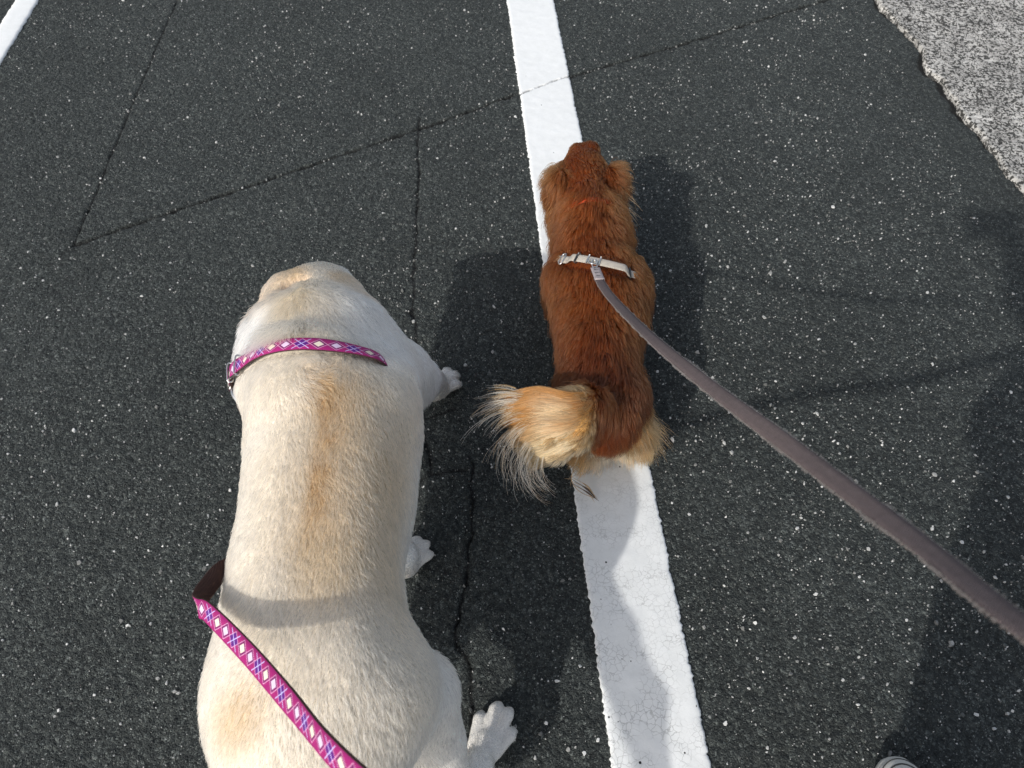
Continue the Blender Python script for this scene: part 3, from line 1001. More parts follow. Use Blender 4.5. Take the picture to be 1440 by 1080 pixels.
def cream_hair():
    def wt(c, n):
        w = np.ones(len(c))
        w *= np.where(n[:, 2] < -0.4, 0.25, 1.0)
        w *= np.where(c[:, 1] < 0.03, 0.35, 1.0)
        return w
    n = 240000
    P, fi, fn = sample_surface(CV, CF, n, wt)
    N = norm(fn[fi])
    # use smooth normals
    N = norm(CN[CF[fi, 0]] + CN[CF[fi, 2]] + N)
    x, y, z = P.T
    dx = x - dorsal_x(y)
    D = np.tile(np.array([0.06, -1.0, -0.10]), (n, 1))
    sidew = sstep(0.01, 0.09, np.abs(dx))
    D[:, 0] += np.sign(dx) * 0.35 * sidew
    D[:, 2] -= 0.55 * sidew
    # legs run downwards
    leg = sstep(0.24, 0.17, z)
    D = lerp(D, np.array([0, -0.15, -1.0]), leg)
    toe = sstep(0.05, 0.03, z)
    D = lerp(D, np.array([0.35, 0.8, -0.3]), toe)
    # fan from the nape, whorl at the withers
    fan = sstep(0.60, 0.66, y) * sstep(0.80, 0.72, y) * sstep(0.36, 0.42, z)
    rel = np.stack([x + 0.322, y - 0.755, 0 * x], 1)
    D = lerp(D, norm(rel) * 1.1 + np.array([0, -0.35, 0]), fan * 0.8)
    wh = np.exp(-((x + 0.268) ** 2 + (y - 0.585) ** 2) / 0.035 ** 2) * sstep(0.42, 0.46, z)
    rl = np.stack([-(y - 0.585), x + 0.268, 0 * x], 1)
    D = lerp(D, norm(rl) + np.array([0, -0.25, 0]), np.clip(wh * 1.1, 0, 1))
    D[:, 0] += 0.30 * vnoise(P, 14, 31) + 0.30 * vnoise(P, 40, 32)
    D[:, 1] += 0.25 * vnoise(P, 14, 33)
    L = np.full(n, 0.0145)
    L += 0.008 * sstep(0.60, 0.68, y) * sstep(0.80, 0.74, y)
    L *= 1 - 0.55 * leg
    L *= 1 - 0.65 * toe
    L = np.where(y > 0.79, 0.009, L)
    L *= rng.uniform(0.65, 1.2, n)
    # flattened under the collar band
    pl = (P - COL_C) @ COL_W
    near = np.linalg.norm(P - COL_C, axis=1) < 0.24
    band = near & (pl > -0.009) & (pl < 0.012) & (y < 0.78) & (z > 0.2)
    ahead = near & (pl >= 0.012) & (pl < 0.026) & (y < 0.78) & (z > 0.2)
    over = vnoise(P, 16, 77) + 0.6 * sstep(0.03, 0.01, np.abs(x + 0.305)) * sstep(0.42, 0.46, z)
    L[band] *= 0.25
    L[ahead & (over < 0.35)] *= 0.8
    lift = np.full(n, 0.30); lift[band] = 0.1
    lift *= 1 - 0.4 * leg
    pts = grow(P, N, D, L, lift, 4, 0.10, 0.18, jit=0.26)
    # loose tuft of nape hair lying over the collar
    nt = 1500
    q = np.array([-0.322, 0.660, 0.0]) + np.stack([rng.normal(0, 0.015, nt), rng.uniform(-0.008, 0.020, nt), np.zeros(nt)], 1)
    zz = np.full(nt, 0.54)
    for _ in range(60): zz = zz - np.clip(CD.sample(np.stack([q[:, 0], q[:, 1], zz], 1)), -0.01, 0.01) * 0.6
    q[:, 2] = zz
    gn = CD.grad(q)
    dq = np.stack([0.35 * (q[:, 0] + 0.31) / 0.02 + 0.5 * vnoise(q, 60, 3), np.full(nt, -1.0), np.full(nt, 0.0)], 1)
    tp = grow(q, gn, dq, rng.uniform(0.030, 0.050, nt), np.full(nt, 0.60), 4, 0.05, 0.5, jit=0.22)
    P = np.vstack([P, q]); N = np.vstack([N, gn]); pts = np.vstack([pts, tp]); n = n + nt
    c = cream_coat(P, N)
    c *= (1 + 0.26 * (rng.random(n) - 0.5) + 0.12 * vnoise(P, 120, 8))[:, None]
    r = np.array([0.00028, 0.00027, 0.00021, 0.00006])[None] * rng.uniform(0.8, 1.2, (n, 1))
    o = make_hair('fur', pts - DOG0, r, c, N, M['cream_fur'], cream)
    o['kind'] = 'stuff'
cream_hair()

# ------------------------------------------------------------------ ribbons
def ribbon(name, pts, wdir, width, thick, mat, parent, closed=False, edge_mat=None, u0=0.0, crown=0.0, back_mat=None, bevel=0.12):
    """flat strap along pts (n,3); wdir (n,3) width directions; face normal = tangent x wdir"""
    P = np.asarray(pts, float); n = len(P)
    if closed:
        T = norm(np.roll(P, -1, 0) - np.roll(P, 1, 0))
    else:
        T = norm(np.gradient(P, axis=0))
    W = np.asarray(wdir, float) * np.ones((n, 3))
    W = norm(W - T * np.sum(W * T, 1, keepdims=True))
    Nn = np.cross(T, W)
    wid = np.asarray(width, float) * np.ones(n)
    prof = [(-0.5, 0.0), (-0.46, 0.5), (-0.16, 0.5 + crown), (0.16, 0.5 + crown), (0.46, 0.5), (0.5, 0.0), (0.46, -0.5), (0.0, -0.5), (-0.46, -0.5)]
    k = len(prof)
    V = np.empty((n, k, 3)); UV = np.empty((n, k, 2))
    seg = np.linalg.norm(np.diff(P, axis=0), axis=1)
    s = u0 + np.concatenate([[0], np.cumsum(seg)])
    for j, (a, b) in enumerate(prof):
        V[:, j] = P + W * (a * wid)[:, None] + Nn * (b * thick)
        UV[:, j, 0] = s; UV[:, j, 1] = (a + 0.5) * np.asarray(width).mean()
    I = np.arange(n * k).reshape(n, k)
    rows = n if closed else n - 1
    F = []; mi = []
    for i in range(rows):
        i2 = (i + 1) % n
        for j in range(k):
            j2 = (j + 1) % k
            F.append([I[i, j], I[i2, j], I[i2, j2], I[i, j2]])
            mi.append(0 if j in (1, 2, 3) else (1 if (edge_mat or back_mat) else 0))
    if not closed:
        F.append(I[0].tolist()); F.append(I[-1][::-1].tolist()); mi += [mi[0], mi[0]]
    me = mesh_np(name, V.reshape(-1, 3), [list(map(int, q)) for q in F], smooth=True, uv=UV.reshape(-1, 2))
    o = put(name, me, mat, parent)
    if edge_mat or back_mat: me.materials.append(edge_mat or back_mat)
    me.polygons.foreach_set('material_index', np.array(mi, dtype=np.int32))
    return o

def tube(name, pts, rad, mat, parent, closed=False, sides=8):
    P = np.asarray(pts, float); n = len(P)
    T = norm(np.roll(P, -1, 0) - np.roll(P, 1, 0)) if closed else norm(np.gradient(P, axis=0))
    ref = np.array([0.13, 0.27, 0.95])
    A = norm(np.cross(T, ref)); B = np.cross(T, A)
    rad = np.asarray(rad, float) * np.ones(n)
    th = np.linspace(0, 2 * np.pi, sides, endpoint=False)
    V = P[:, None] + rad[:, None, None] * (np.cos(th)[None, :, None] * A[:, None] + np.sin(th)[None, :, None] * B[:, None])
    I = np.arange(n * sides).reshape(n, sides)
    F = []
    for i in range(n if closed else n - 1):
        i2 = (i + 1) % n
        for j in range(sides):
            j2 = (j + 1) % sides
            F.append([int(I[i, j]), int(I[i2, j]), int(I[i2, j2]), int(I[i, j2])])
    if not closed:
        F.append(I[0][::-1].tolist()); F.append(I[-1].tolist())
    return put(name, mesh_np(name, V.reshape(-1, 3), F), mat, parent)

def frame_loop(C, A, B, a, b, n=40, power=4.0):
    """rounded rectangular wire loop in plane A,B"""
    th = np.linspace(0, 2 * np.pi, n, endpoint=False)
    c, s = np.cos(th), np.sin(th)
    r = (np.abs(c) ** power + np.abs(s) ** power) ** (-1 / power)
    return np.array(C) + (r * c * a)[:, None] * norm(A) + (r * s * b)[:, None] * norm(B)

W_PINK = 0.0240
M['argyle'] = mat_argyle('argyle_print', W_PINK)
M['brown_edge'] = mat_webbing('brown_webbing', (0.045, 0.022, 0.020), (0.07, 0.035, 0.03), 1100)

COLLAR0 = np.array([-0.29, 0.65, 0.0])
collar = empty('dog_collar', cream_place(COLLAR0))
collar.scale = CREAM_S
tag(collar, 'pink argyle patterned collar around the neck of the cream dog', 'collar')
g = CD.grad(collar_pts)
wd = COL_W[None] - g * np.sum(COL_W * g, 1, keepdims=True)
ribbon('strap', collar_pts[::-1] - COLLAR0, -norm(wd)[::-1] * -1.0, W_PINK, 0.0026, M['argyle'], collar, closed=True, edge_mat=M['brown_edge'], crown=0.05)
def on_collar(deg):
    i = int(round(deg / 360 * 160)) % 160
    t = norm(collar_pts[(i + 1) % 160] - collar_pts[i - 1])
    return collar_pts[i], t, norm(wd[i]), g[i]
for deg in (150, 166):
    C, t, w, gn = on_collar(deg)
    tube('slider_ring', frame_loop(C + gn * 0.001 - COLLAR0, w, gn * 0.9 + t * 0.3, 0.0155, 0.0042), 0.0013, M['metal'], collar, True)
C, t, w, gn = on_collar(158)
tube('slider_bar', np.array([C + gn * 0.004 - w * 0.015 - t * 0.017, C + gn * 0.0045 - w * 0.015, C + gn * 0.004 - w * 0.015 + t * 0.017]) - COLLAR0, 0.0013, M['metal'], collar)
C, t, w, gn = on_collar(178)
DR = cream_place(C)
tube('leash_ring', frame_loop(C + gn * 0.004 - np.array([0, 0, 0.012]) - COLLAR0, t, np.array([-0.3, -0.5, -0.8]), 0.011, 0.013, power=2.4), 0.0016, M['metal'], collar, True)

# pink leash: hangs by the left flank, folds, then runs up to the hand
def pink_leash():
    L0 = np.array([-0.41, 0.62, 0.0])
    t = empty('leash', L0)
    tag(t, 'pink argyle patterned leash crossing over the rump of the cream dog', 'leash', 'dog leashes')
    #            x       y      z      face normal
    raw = [(-0.425, 0.640, 0.340, -0.9, 0.1, 0.2),
           (-0.395, 0.590, 0.270, -0.9, 0.0, 0.3),
           (-0.376, 0.500, 0.225, -0.8, -0.1, 0.2),
           (-0.372, 0.430, 0.250, -0.6, 0.2, -0.4),
           (-0.362, 0.390, 0.325, -0.4, 0.4, -0.7),
           (-0.3745, 0.3585, 0.375, -0.2, 0.45, -0.85),
           (-0.3796, 0.3254, 0.400, -0.35, 0.35, -0.85),
           (-0.3790, 0.3010, 0.418, -0.80, 0.0, -0.55),
           (-0.3680, 0.2860, 0.436, -0.85, -0.25, 0.25),
           (-0.3480, 0.2745, 0.455, -0.50, -0.38, 0.72),
           (-0.2715, 0.2120, 0.515, -0.18, -0.42, 0.86),
           (-0.1970, 0.1475, 0.595, -0.08, -0.45, 0.85),
           (-0.1350, 0.0940, 0.682, -0.05, -0.50, 0.82),
           (-0.0730, 0.0490, 0.755, 0.0, -0.55, 0.80),
           (-0.0100, 0.0080, 0.808, 0.0, -0.6, 0.75),
           (0.1100, -0.010, 0.845, 0.0, -0.65, 0.72),
           (0.2400, 0.0000, 0.880, 0.0, -0.7, 0.7),
           (0.3500, 0.0100, 0.905, 0.0, -0.8, 0.6)]
    S = spline(raw, 220)
    P = S[:, :3]; Nn = norm(S[:, 3:])
    T = norm(np.gradient(P, axis=0))
    W = np.cross(Nn, T)
    ribbon('strap', P - L0, W, W_PINK, 0.0030, M['argyle'], t, edge_mat=M['brown_edge'], crown=0.03)
    # bolt snap
    a = P[0]; b = DR + np.array([0.0, -0.004, -0.018])
    tube('snap_hook', spline(np.array([a, a * 0.5 + b * 0.5 + [-0.004, 0, 0.004], b, b + [0.004, 0.008, 0.0]]), 16) - L0, 0.0038, M['metal'], t)
    # wrist loop
    c = np.array([0.400, 0.006, 0.945]); ax = norm(np.array([-0.225, 0.12, -0.02]))
    u = P[-1] - c; u = norm(u - ax * (u @ ax)); w = np.cross(ax, u)
    th = np.linspace(0, 2 * np.pi, 60)
    loop = c + 0.062 * (np.cos(th)[:, None] * u + np.sin(th)[:, None] * w)
    ribbon('handle_loop', loop - L0, np.tile(ax, (60, 1)), W_PINK, 0.003, M['argyle'], t, edge_mat=M['brown_edge'])
pink_leash()

# ================================================================== THE RED DOG
def make_red_field():
    f = Field((-0.06, 0.52, 0.0), (0.34, 1.50, 0.36), 0.004)
    f.chain([(0.167, 1.150, 0.196, 0.070, 0.86), (0.166, 1.100, 0.186, 0.068, 0.86), (0.173, 1.045, 0.180, 0.084, 0.93), (0.176, 1.00, 0.178, 0.084, 1.03), (0.171, 0.93, 0.180, 0.078, 0.98),
             (0.163, 0.86, 0.185, 0.068, 0.92), (0.160, 0.80, 0.188, 0.062, 0.95), (0.163, 0.75, 0.183, 0.063, 0.98), (0.165, 0.715, 0.178, 0.052, 0.95)], 0.02)
    # shoulders
    f.cone((0.118, 1.050, 0.185), (0.112, 1.045, 0.11), 0.038, 0.028, 0.03)
    f.cone((0.224, 1.040, 0.180), (0.240, 1.035, 0.11), 0.040, 0.028, 0.03)
    # neck ruff
    f.chain([(0.168, 1.140, 0.203, 0.068, 0.90), (0.166, 1.175, 0.212, 0.062, 0.88), (0.161, 1.23, 0.226, 0.056, 0.86)], 0.02)
    # skull, brows, muzzle dipped
    f.ell((0.157, 1.292, 0.240), (0.052, 0.060, 0.048), 0.02)
    f.ell((0.158, 1.330, 0.243), (0.041, 0.050, 0.037), 0.02)
    f.ell((0.146, 1.362, 0.258), (0.017, 0.020, 0.017), 0.012)
    f.ell((0.174, 1.366, 0.259), (0.019, 0.021, 0.018), 0.012)
    f.cone((0.159, 1.360, 0.225), (0.161, 1.425, 0.180), 0.032, 0.020, 0.012)
    f.ell((0.161, 1.440, 0.177), (0.012, 0.010, 0.011), 0.006)
    # ears
    f.ell((0.104, 1.280, 0.226), (0.016, 0.034, 0.044), 0.003)
    f.ell((0.106, 1.260, 0.175), (0.012, 0.028, 0.045), 0.008)
    f.ell((0.213, 1.280, 0.238), (0.020, 0.036, 0.036), 0.003)
    f.ell((0.217, 1.255, 0.185), (0.013, 0.032, 0.050), 0.008)
    # legs
    for pts, an in (([(0.112, 1.06, 0.12, 0.030), (0.110, 1.07, 0.06, 0.021), (0.110, 1.085, 0.022, 0.020)], 92),
                    ([(0.240, 1.03, 0.12, 0.030), (0.246, 1.01, 0.06, 0.021), (0.248, 1.015, 0.022, 0.020)], 88)):
        f.chain(pts, 0.012)
        paw(f, (pts[-1][0], pts[-1][1], 0.022), R(an), 0.055, 0.036, 0.004)
    f.cone((0.188, 0.770, 0.165), (0.210, 0.785, 0.105), 0.048, 0.036, 0.03)
    f.chain([(0.211, 0.780, 0.105, 0.034), (0.232, 0.740, 0.065, 0.022), (0.238, 0.752, 0.022, 0.018)], 0.015)
    paw(f, (0.238, 0.755, 0.020), R(80), 0.052, 0.036, 0.004)
    f.cone((0.136, 0.765, 0.165), (0.128, 0.748, 0.105), 0.048, 0.038, 0.03)
    f.chain([(0.130, 0.745, 0.105, 0.034), (0.146, 0.722, 0.065, 0.023), (0.148, 0.728, 0.022, 0.018)], 0.015)
    paw(f, (0.148, 0.722, 0.020), R(95), 0.052, 0.036, 0.004)
    # tail: carried up and over to the left, its plume hanging behind
    f.chain([(0.152, 0.712, 0.225, 0.026), (0.122, 0.690, 0.272, 0.021), (0.096, 0.672, 0.292, 0.018), (0.050, 0.674, 0.296, 0.016), (0.020, 0.676, 0.285, 0.010)], 0.018)
    f.chain([(0.140, 0.695, 0.235, 0.022), (0.105, 0.650, 0.262, 0.018), (0.060, 0.644, 0.262, 0.018), (0.026, 0.648, 0.250, 0.010)], 0.025)
    f.chain([(0.140, 0.692, 0.215, 0.020), (0.106, 0.648, 0.222, 0.016), (0.074, 0.634, 0.205, 0.014), (0.050, 0.630, 0.180, 0.008)], 0.025)
    return f

RED0 = np.array([0.165, 0.95, 0.0])
def red_coat(P, N):
    n = len(P); x, y, z = P.T
    nz1 = vnoise(P, 30, 41); nz2 = vnoise(P, 11, 42); nz3 = vnoise(P, 90, 43)
    base = np.tile(np.array([0.122, 0.0235, 0.0030]), (n, 1))
    c = lerp(base, np.array([0.185, 0.044, 0.0065]), np.clip(0.35 + 0.7 * nz2, 0, 1) * sstep(0.80, 0.95, y) * 0.7)
    c = lerp(c, np.array([0.075, 0.0145, 0.0035]), np.clip(sstep(0.84, 0.77, y) * sstep(0.70, 0.73, y) * sstep(0.15, 0.2, z) * (0.75 + 0.4 * nz1), 0, 1))
    # fair ruff and ear fringe
    c = lerp(c, np.array([0.235, 0.060, 0.012]), np.clip(sstep(1.12, 1.17, y) * sstep(1.24, 1.2, y) * (0.5 + 0.5 * nz1), 0, 1))
    ear = np.maximum(sstep(0.126, 0.105, x), sstep(0.195, 0.215, x)) * sstep(1.20, 1.23, y)
    c = lerp(c, np.array([0.36, 0.13, 0.034]), ear * (0.35 + 0.4 * nz1))
    # pants: fair at the hem and inside
    pant = sstep(0.80, 0.755, y) * sstep(0.17, 0.10, z) * sstep(0.10, 0.14, x)
    c = lerp(c, np.array([0.62, 0.36, 0.14]), np.clip(pant * (0.9 + 0.4 * nz1), 0, 1))
    inn = sstep(0.050, 0.018, np.abs(x - 0.188)) * sstep(0.745, 0.715, y) * sstep(0.17, 0.12, z)
    c = lerp(c, np.array([0.80, 0.70, 0.52]), np.clip(inn, 0, 1) * 0.85)
    # tail
    tl = sstep(0.710, 0.695, y) * sstep(0.142, 0.120, x)
    c = lerp(c, np.array([0.62, 0.345, 0.125]), tl * 0.95)
    c = lerp(c, np.array([0.74, 0.55, 0.30]), tl * sstep(0.25, 0.19, z) * sstep(0.69, 0.66, y))
    paws = sstep(0.06, 0.02, z)
    c = lerp(c, np.array([0.55, 0.34, 0.15]), paws * 0.8)
    c *= (1 + 0.10 * nz3)[:, None]
    nose = sstep(0.018, 0.012, np.linalg.norm(P - np.array([0.161, 1.444, 0.177]), axis=1))
    c = lerp(c, np.array([0.03, 0.02, 0.02]), nose)
    return np.clip(c, 0.004, 0.95)

RD = make_red_field()
RV, RF = RD.mesh(2)
RN = vertex_normals(RV, RF)
M['red_coat'] = mat_coat('red_coat')
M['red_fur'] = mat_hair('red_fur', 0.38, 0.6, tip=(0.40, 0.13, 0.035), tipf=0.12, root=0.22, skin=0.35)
M['fair_fur'] = mat_hair('fair_fur', 0.35, 0.6, root=0.8)
RED_S = np.array([1.02, 1.02, 0.94]); RED_L = np.array([0.168, 0.966, 0.0])
def red_place(P): return RED_L + (np.asarray(P) - RED0) * RED_S
red = put('dog', mesh_np('dog', RV - RED0, RF, cols=red_coat(RV, RN)), M['red_coat'], None, RED_L)
red.scale = RED_S
tag(red, 'small long haired russet dog with a feathery fair tail on the white line', 'dog', 'dogs on leashes')

HAR_C = np.array([0.172, 1.073, 0.185])
HAR_U = norm(np.array([1.0, -0.30, 0.0])); HAR_V = np.array([0.0, -0.75, 1.0])
HAR_W = norm(np.cross(HAR_U, HAR_V))
if HAR_W[1] < 0: HAR_W = -HAR_W

def red_hair():
    n = 105000
    P, fi, fn = sample_surface(RV, RF, n, lambda c, m: np.where(m[:, 2] < -0.5, 0.3, 1.0) * np.where(c[:, 0] < 0.13, np.where(c[:, 1] < 0.69, 0.5, 1.0), 1.0))
    N = norm(fn[fi] + RN[RF[fi, 0]] + RN[RF[fi, 2]])
    x, y, z = P.T
    dx = x - 0.167
    D = np.tile(np.array([0.0, -1.0, -0.10]), (n, 1))
    sw = sstep(0.01, 0.07, np.abs(dx))
    D[:, 0] += np.sign(dx) * 0.30 * sw
    D[:, 2] -= 0.50 * sw
    leg = sstep(0.12, 0.07, z) * (y > 0.70)
    D = lerp(D, np.array([0, -0.25, -1.0]), leg)
    # ruff: parts sideways over the collar
    ruff = sstep(1.10, 1.14, y) * sstep(1.25, 1.20, y)
    D = lerp(D, np.stack([np.sign(dx) * 0.9, -0.55 + 0 * x, -0.3 + 0 * x], 1), ruff * sstep(0.0, 0.05, np.abs(dx)) * 0.8)
    ear = (np.maximum(sstep(0.124, 0.110, x), sstep(0.198, 0.212, x)) * sstep(1.22, 1.24, y))
    D = lerp(D, np.stack([np.sign(dx) * 0.30, -0.45 + 0 * x, -0.9 + 0 * x], 1), ear)
    # pants sweep back and outwards
    pant = sstep(0.80, 0.76, y) * sstep(0.19, 0.12, z) * sstep(0.10, 0.13, x) * sstep(0.03, 0.06, z)
    D = lerp(D, np.stack([0.15 + 5.0 * np.clip(x - 0.19, -0.05, 0.1), -0.85 + 0 * x, -0.45 + 0 * x], 1), pant)
    tl_ = sstep(0.710, 0.695, y) * sstep(0.142, 0.120, x)
    D = lerp(D, np.array([-1.0, 0.10, -0.15]), tl_)
    back = np.clip(-N[:, 1] - 0.25, 0, 1) * sstep(0.80, 0.74, y) * (1 - tl_)
    D = D + np.stack([0.4 * np.sign(dx) * sw, 0 * x, -1.0 + 0 * x], 1) * (2.2 * back)[:, None]
    D[:, 0] += 0.55 * vnoise(P, 16, 51) + 0.16 * vnoise(P, 48, 52)
    D[:, 1] += 0.30 * vnoise(P, 16, 53)
    D[:, 2] += 0.15 * vnoise(P, 30, 54)
    L = np.full(n, 0.036)
    L += 0.008 * ruff + 0.014 * ear + 0.014 * pant
    L = np.where((y > 1.24) & (ear < 0.4), 0.013, L)
    L = np.where(y > 1.33, 0.008, L)
    L *= 1 - 0.6 * sstep(0.06, 0.03, z)
    tail = (y < 0.705) & (x < 0.140) & (z > 0.12)
    L[tail] = 0.022
    L *= rng.uniform(0.55, 1.2, n)
    pl = (P - HAR_C) @ HAR_W
    band = (np.abs(pl + 0.002) < 0.013) & (z > 0.12)
    front = (pl >= 0.011) & (pl < 0.034) & (z > 0.12)
    top = np.abs(x - 0.166) < 0.060
    L[band & top] *= 0.2
    L[front & top] *= np.where(vnoise(P[front & top], 45, 61) > 0.25, 0.85, 0.4)
    oc_ = (np.abs(y - 1.178) < 0.014) & (np.abs(x - 0.160) < 0.030) & (z > 0.2)
    L[oc_ & (vnoise(P, 55, 99) > 0.05)] *= 0.5
    lift = np.full(n, 0.46); lift[band & top] = 0.08
    lift += 0.10 * ruff
    pts = grow(P, N, D, L, lift, 6, 0.22, 0.74, jit=0.15)
    c = red_coat(P, N) * (1 + 0.55 * (rng.random(n) - 0.5) + 0.38 * vnoise(P, 75, 62) + 0.22 * vnoise(P, 26, 63))[:, None]
    r = np.array([0.00044, 0.00044, 0.0004, 0.00034, 0.00024, 0.00006])[None] * rng.uniform(0.7, 1.25, (n, 1))
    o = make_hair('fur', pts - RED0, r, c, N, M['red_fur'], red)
    o['kind'] = 'stuff'

# four flow lines of the plume, from its upper edge to its hanging lower edge
FLOW = np.stack([spline(p, 60) for p in (
    [(0.172, 0.745, 0.245), (0.1500, 0.7183, 0.268), (0.0982, 0.6814, 0.312), (0.0463, 0.6900, 0.317), (0.0023, 0.6940, 0.300)],
    [(0.174, 0.735, 0.245), (0.1480, 0.7007, 0.270), (0.0969, 0.6560, 0.312), (0.0399, 0.6560, 0.312), (-0.0023, 0.6600, 0.285)],
    [(0.174, 0.728, 0.235), (0.1500, 0.6933, 0.252), (0.1015, 0.6360, 0.282), (0.0517, 0.6230, 0.277), (0.0095, 0.6292, 0.240)],
    [(0.174, 0.720, 0.220), (0.1520, 0.6875, 0.230), (0.1133, 0.6351, 0.230), (0.0782, 0.6179, 0.205), (0.0430, 0.6138, 0.170)])])

def flow(phi, t):
    """point on the plume for phi (across, 0 top .. 1 bottom) and t (along), both arrays"""
    q = np.clip(phi, 0, 0.999) * 3; i = q.astype(int); f = (q - i)[:, None]
    tt = np.clip(t, 0, 1) * 58.999; j = tt.astype(int); g = (tt - j)[:, None]
    A = FLOW[i, j] * (1 - g) + FLOW[i, j + 1] * g
    B = FLOW[i + 1, j] * (1 - g) + FLOW[i + 1, j + 1] * g
    end = FLOW[i, 59] - FLOW[i, 52]
    return A * (1 - f) + B * f + end * (np.maximum(t - 1, 0) * 6)[:, None]

def tail_hair():
    """plume combed along its flow lines, then long pale guard hairs off its end"""
    n = 42000
    phi = rng.beta(1.0, 0.9, n)
    t0 = rng.uniform(-0.02, 0.80, n) ** 1.0
    dt = rng.uniform(0.22, 0.50, n) * np.where(t0 > 0.5, 0.75, 1.0)
    k = 8; t = np.linspace(0, 1, k)
    nz = lambda sc, sd: vnoise(np.stack([phi * 0.16, t0 * 0.16, 0 * phi], 1), sc, sd)
    dphi = 0.05 * nz(45, 91) + 0.04 * rng.normal(0, 1, n) + 0.10 * nz(14, 92)
    lay = rng.uniform(-0.010, 0.004, n)
    up = np.array([0.0, -0.45, 0.89])
    pts = np.empty((n, k, 3))
    for j, tt in enumerate(t):
        p = flow(np.clip(phi + dphi * tt + 0.10 * (phi - 0.5) * tt, 0, 1), t0 + dt * tt)
        lift = lay + 0.006 * np.sin(np.pi * tt) + 0.005 * tt * nz(30, 93)
        pts[:, j] = p + up * lift[:, None]
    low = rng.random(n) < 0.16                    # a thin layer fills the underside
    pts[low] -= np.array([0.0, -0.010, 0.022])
    pts[:, :, 2] = np.maximum(pts[:, :, 2], 0.006)
    P = pts[:, 0]
    g = rng.choice(n, 1700, replace=False)
    mid = pts[:, 3]
    kd = KDTree(len(g))
    for q, gi in enumerate(g): kd.insert(mid[gi], q)
    kd.balance()
    near = g[np.array([kd.find(p)[1] for p in mid])]
    off = mid - mid[near]
    w = (0.72 * t ** 1.4)
    pts = pts - off[:, None, :] * w[None, :, None]
    mixw = np.clip(1.5 * phi - 0.42 + 0.55 * nz(30, 94) + 0.25 * (t0 - 0.4), 0, 1)
    c = lerp(np.tile(np.array([0.50, 0.225, 0.062]), (n, 1)), np.array([0.76, 0.58, 0.34]), mixw)
    c = lerp(c, np.array([0.24, 0.070, 0.015]), sstep(0.30, 0.08, t0) * (phi < 0.8))
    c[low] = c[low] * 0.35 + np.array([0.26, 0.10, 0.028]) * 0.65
    c *= (1 + 0.45 * (rng.random(n) - 0.5) + 0.25 * nz(110, 95))[:, None]
    r = np.array([0.0004, 0.0004, 0.0004, 0.0004, 0.00034, 0.00028, 0.0002, 0.00005])[None] * rng.uniform(0.7, 1.2, (n, 1))
    N = np.tile(up, (n, 1)) + 0.25 * rng.normal(0, 1, (n, 3))
    # long guard hairs, in loose locks
    nl = 70; per = 4
    m = nl * per
    lock = np.repeat(np.sort(rng.uniform(0.0, 1.0, nl)), per)
    fan = np.clip(lock + rng.normal(0, 0.008, m), 0, 1)
    lj = np.repeat(rng.normal(0, 6, nl), per)
    ang = np.interp(fan, [0, 0.25, 0.6, 1.0], [158, 176, 206, 248]) + lj + rng.normal(0, 2.5, m)
    d0 = np.stack([np.cos(np.radians(ang)), np.sin(np.radians(ang)), 0.12 - 0.40 * fan + np.repeat(rng.normal(0, 0.10, nl), per)], 1)
    bend = np.interp(fan, [0, 0.3, 0.6, 1.0], [38, 45, 85, 115]) + lj + rng.normal(0, 5, m)
    L2 = np.interp(fan, [0, 0.3, 0.7, 1.0], [0.054, 0.078, 0.096, 0.064]) * np.repeat(rng.uniform(0.6, 1.15, nl), per) * rng.uniform(0.75, 1.1, m)
    tl0 = np.repeat(rng.uniform(0.84, 1.06, nl), per)
    P2 = flow(fan, tl0) + rng.normal(0, 0.0020, (m, 3))
    k2 = 9
    g2 = np.empty((m, k2, 3)); g2[:, 0] = P2
    cur = P2.copy()
    for j in range(1, k2):
        a = np.radians(ang + bend * (j / k2) ** 1.2)
        st = np.stack([np.cos(a), np.sin(a), d0[:, 2] * 0.8 - 0.20 * (j / k2)], 1)
        cur = cur + norm(st) * (L2 / (k2 - 1))[:, None]
        g2[:, j] = cur
    g2[:, :, 2] = np.maximum(g2[:, :, 2], 0.006)
    c2 = lerp(np.tile(np.array([0.62, 0.37, 0.14]), (m, 1)), np.array([0.90, 0.83, 0.70]), np.clip(np.repeat(rng.uniform(-0.1, 1.3, nl), per) + 0.5 * (fan - 0.25), 0, 1)) * rng.uniform(0.85, 1.0, (m, 1))
    r2 = np.linspace(0.00030, 0.00012, k2)[None] * rng.uniform(0.8, 1.3, (m, 1))
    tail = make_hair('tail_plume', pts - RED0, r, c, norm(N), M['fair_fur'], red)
    tail['kind'] = 'stuff'
    tail['label'] = 'fair feathery plume of the tail'
    gd = make_hair('guard_hair', g2 - RED0, r2, c2, np.tile(np.array([0, -0.3, 0.95]), (m, 1)), M['fair_fur'], red)
    gd['kind'] = 'stuff'
    gd['label'] = 'long white hairs fringing the tail'

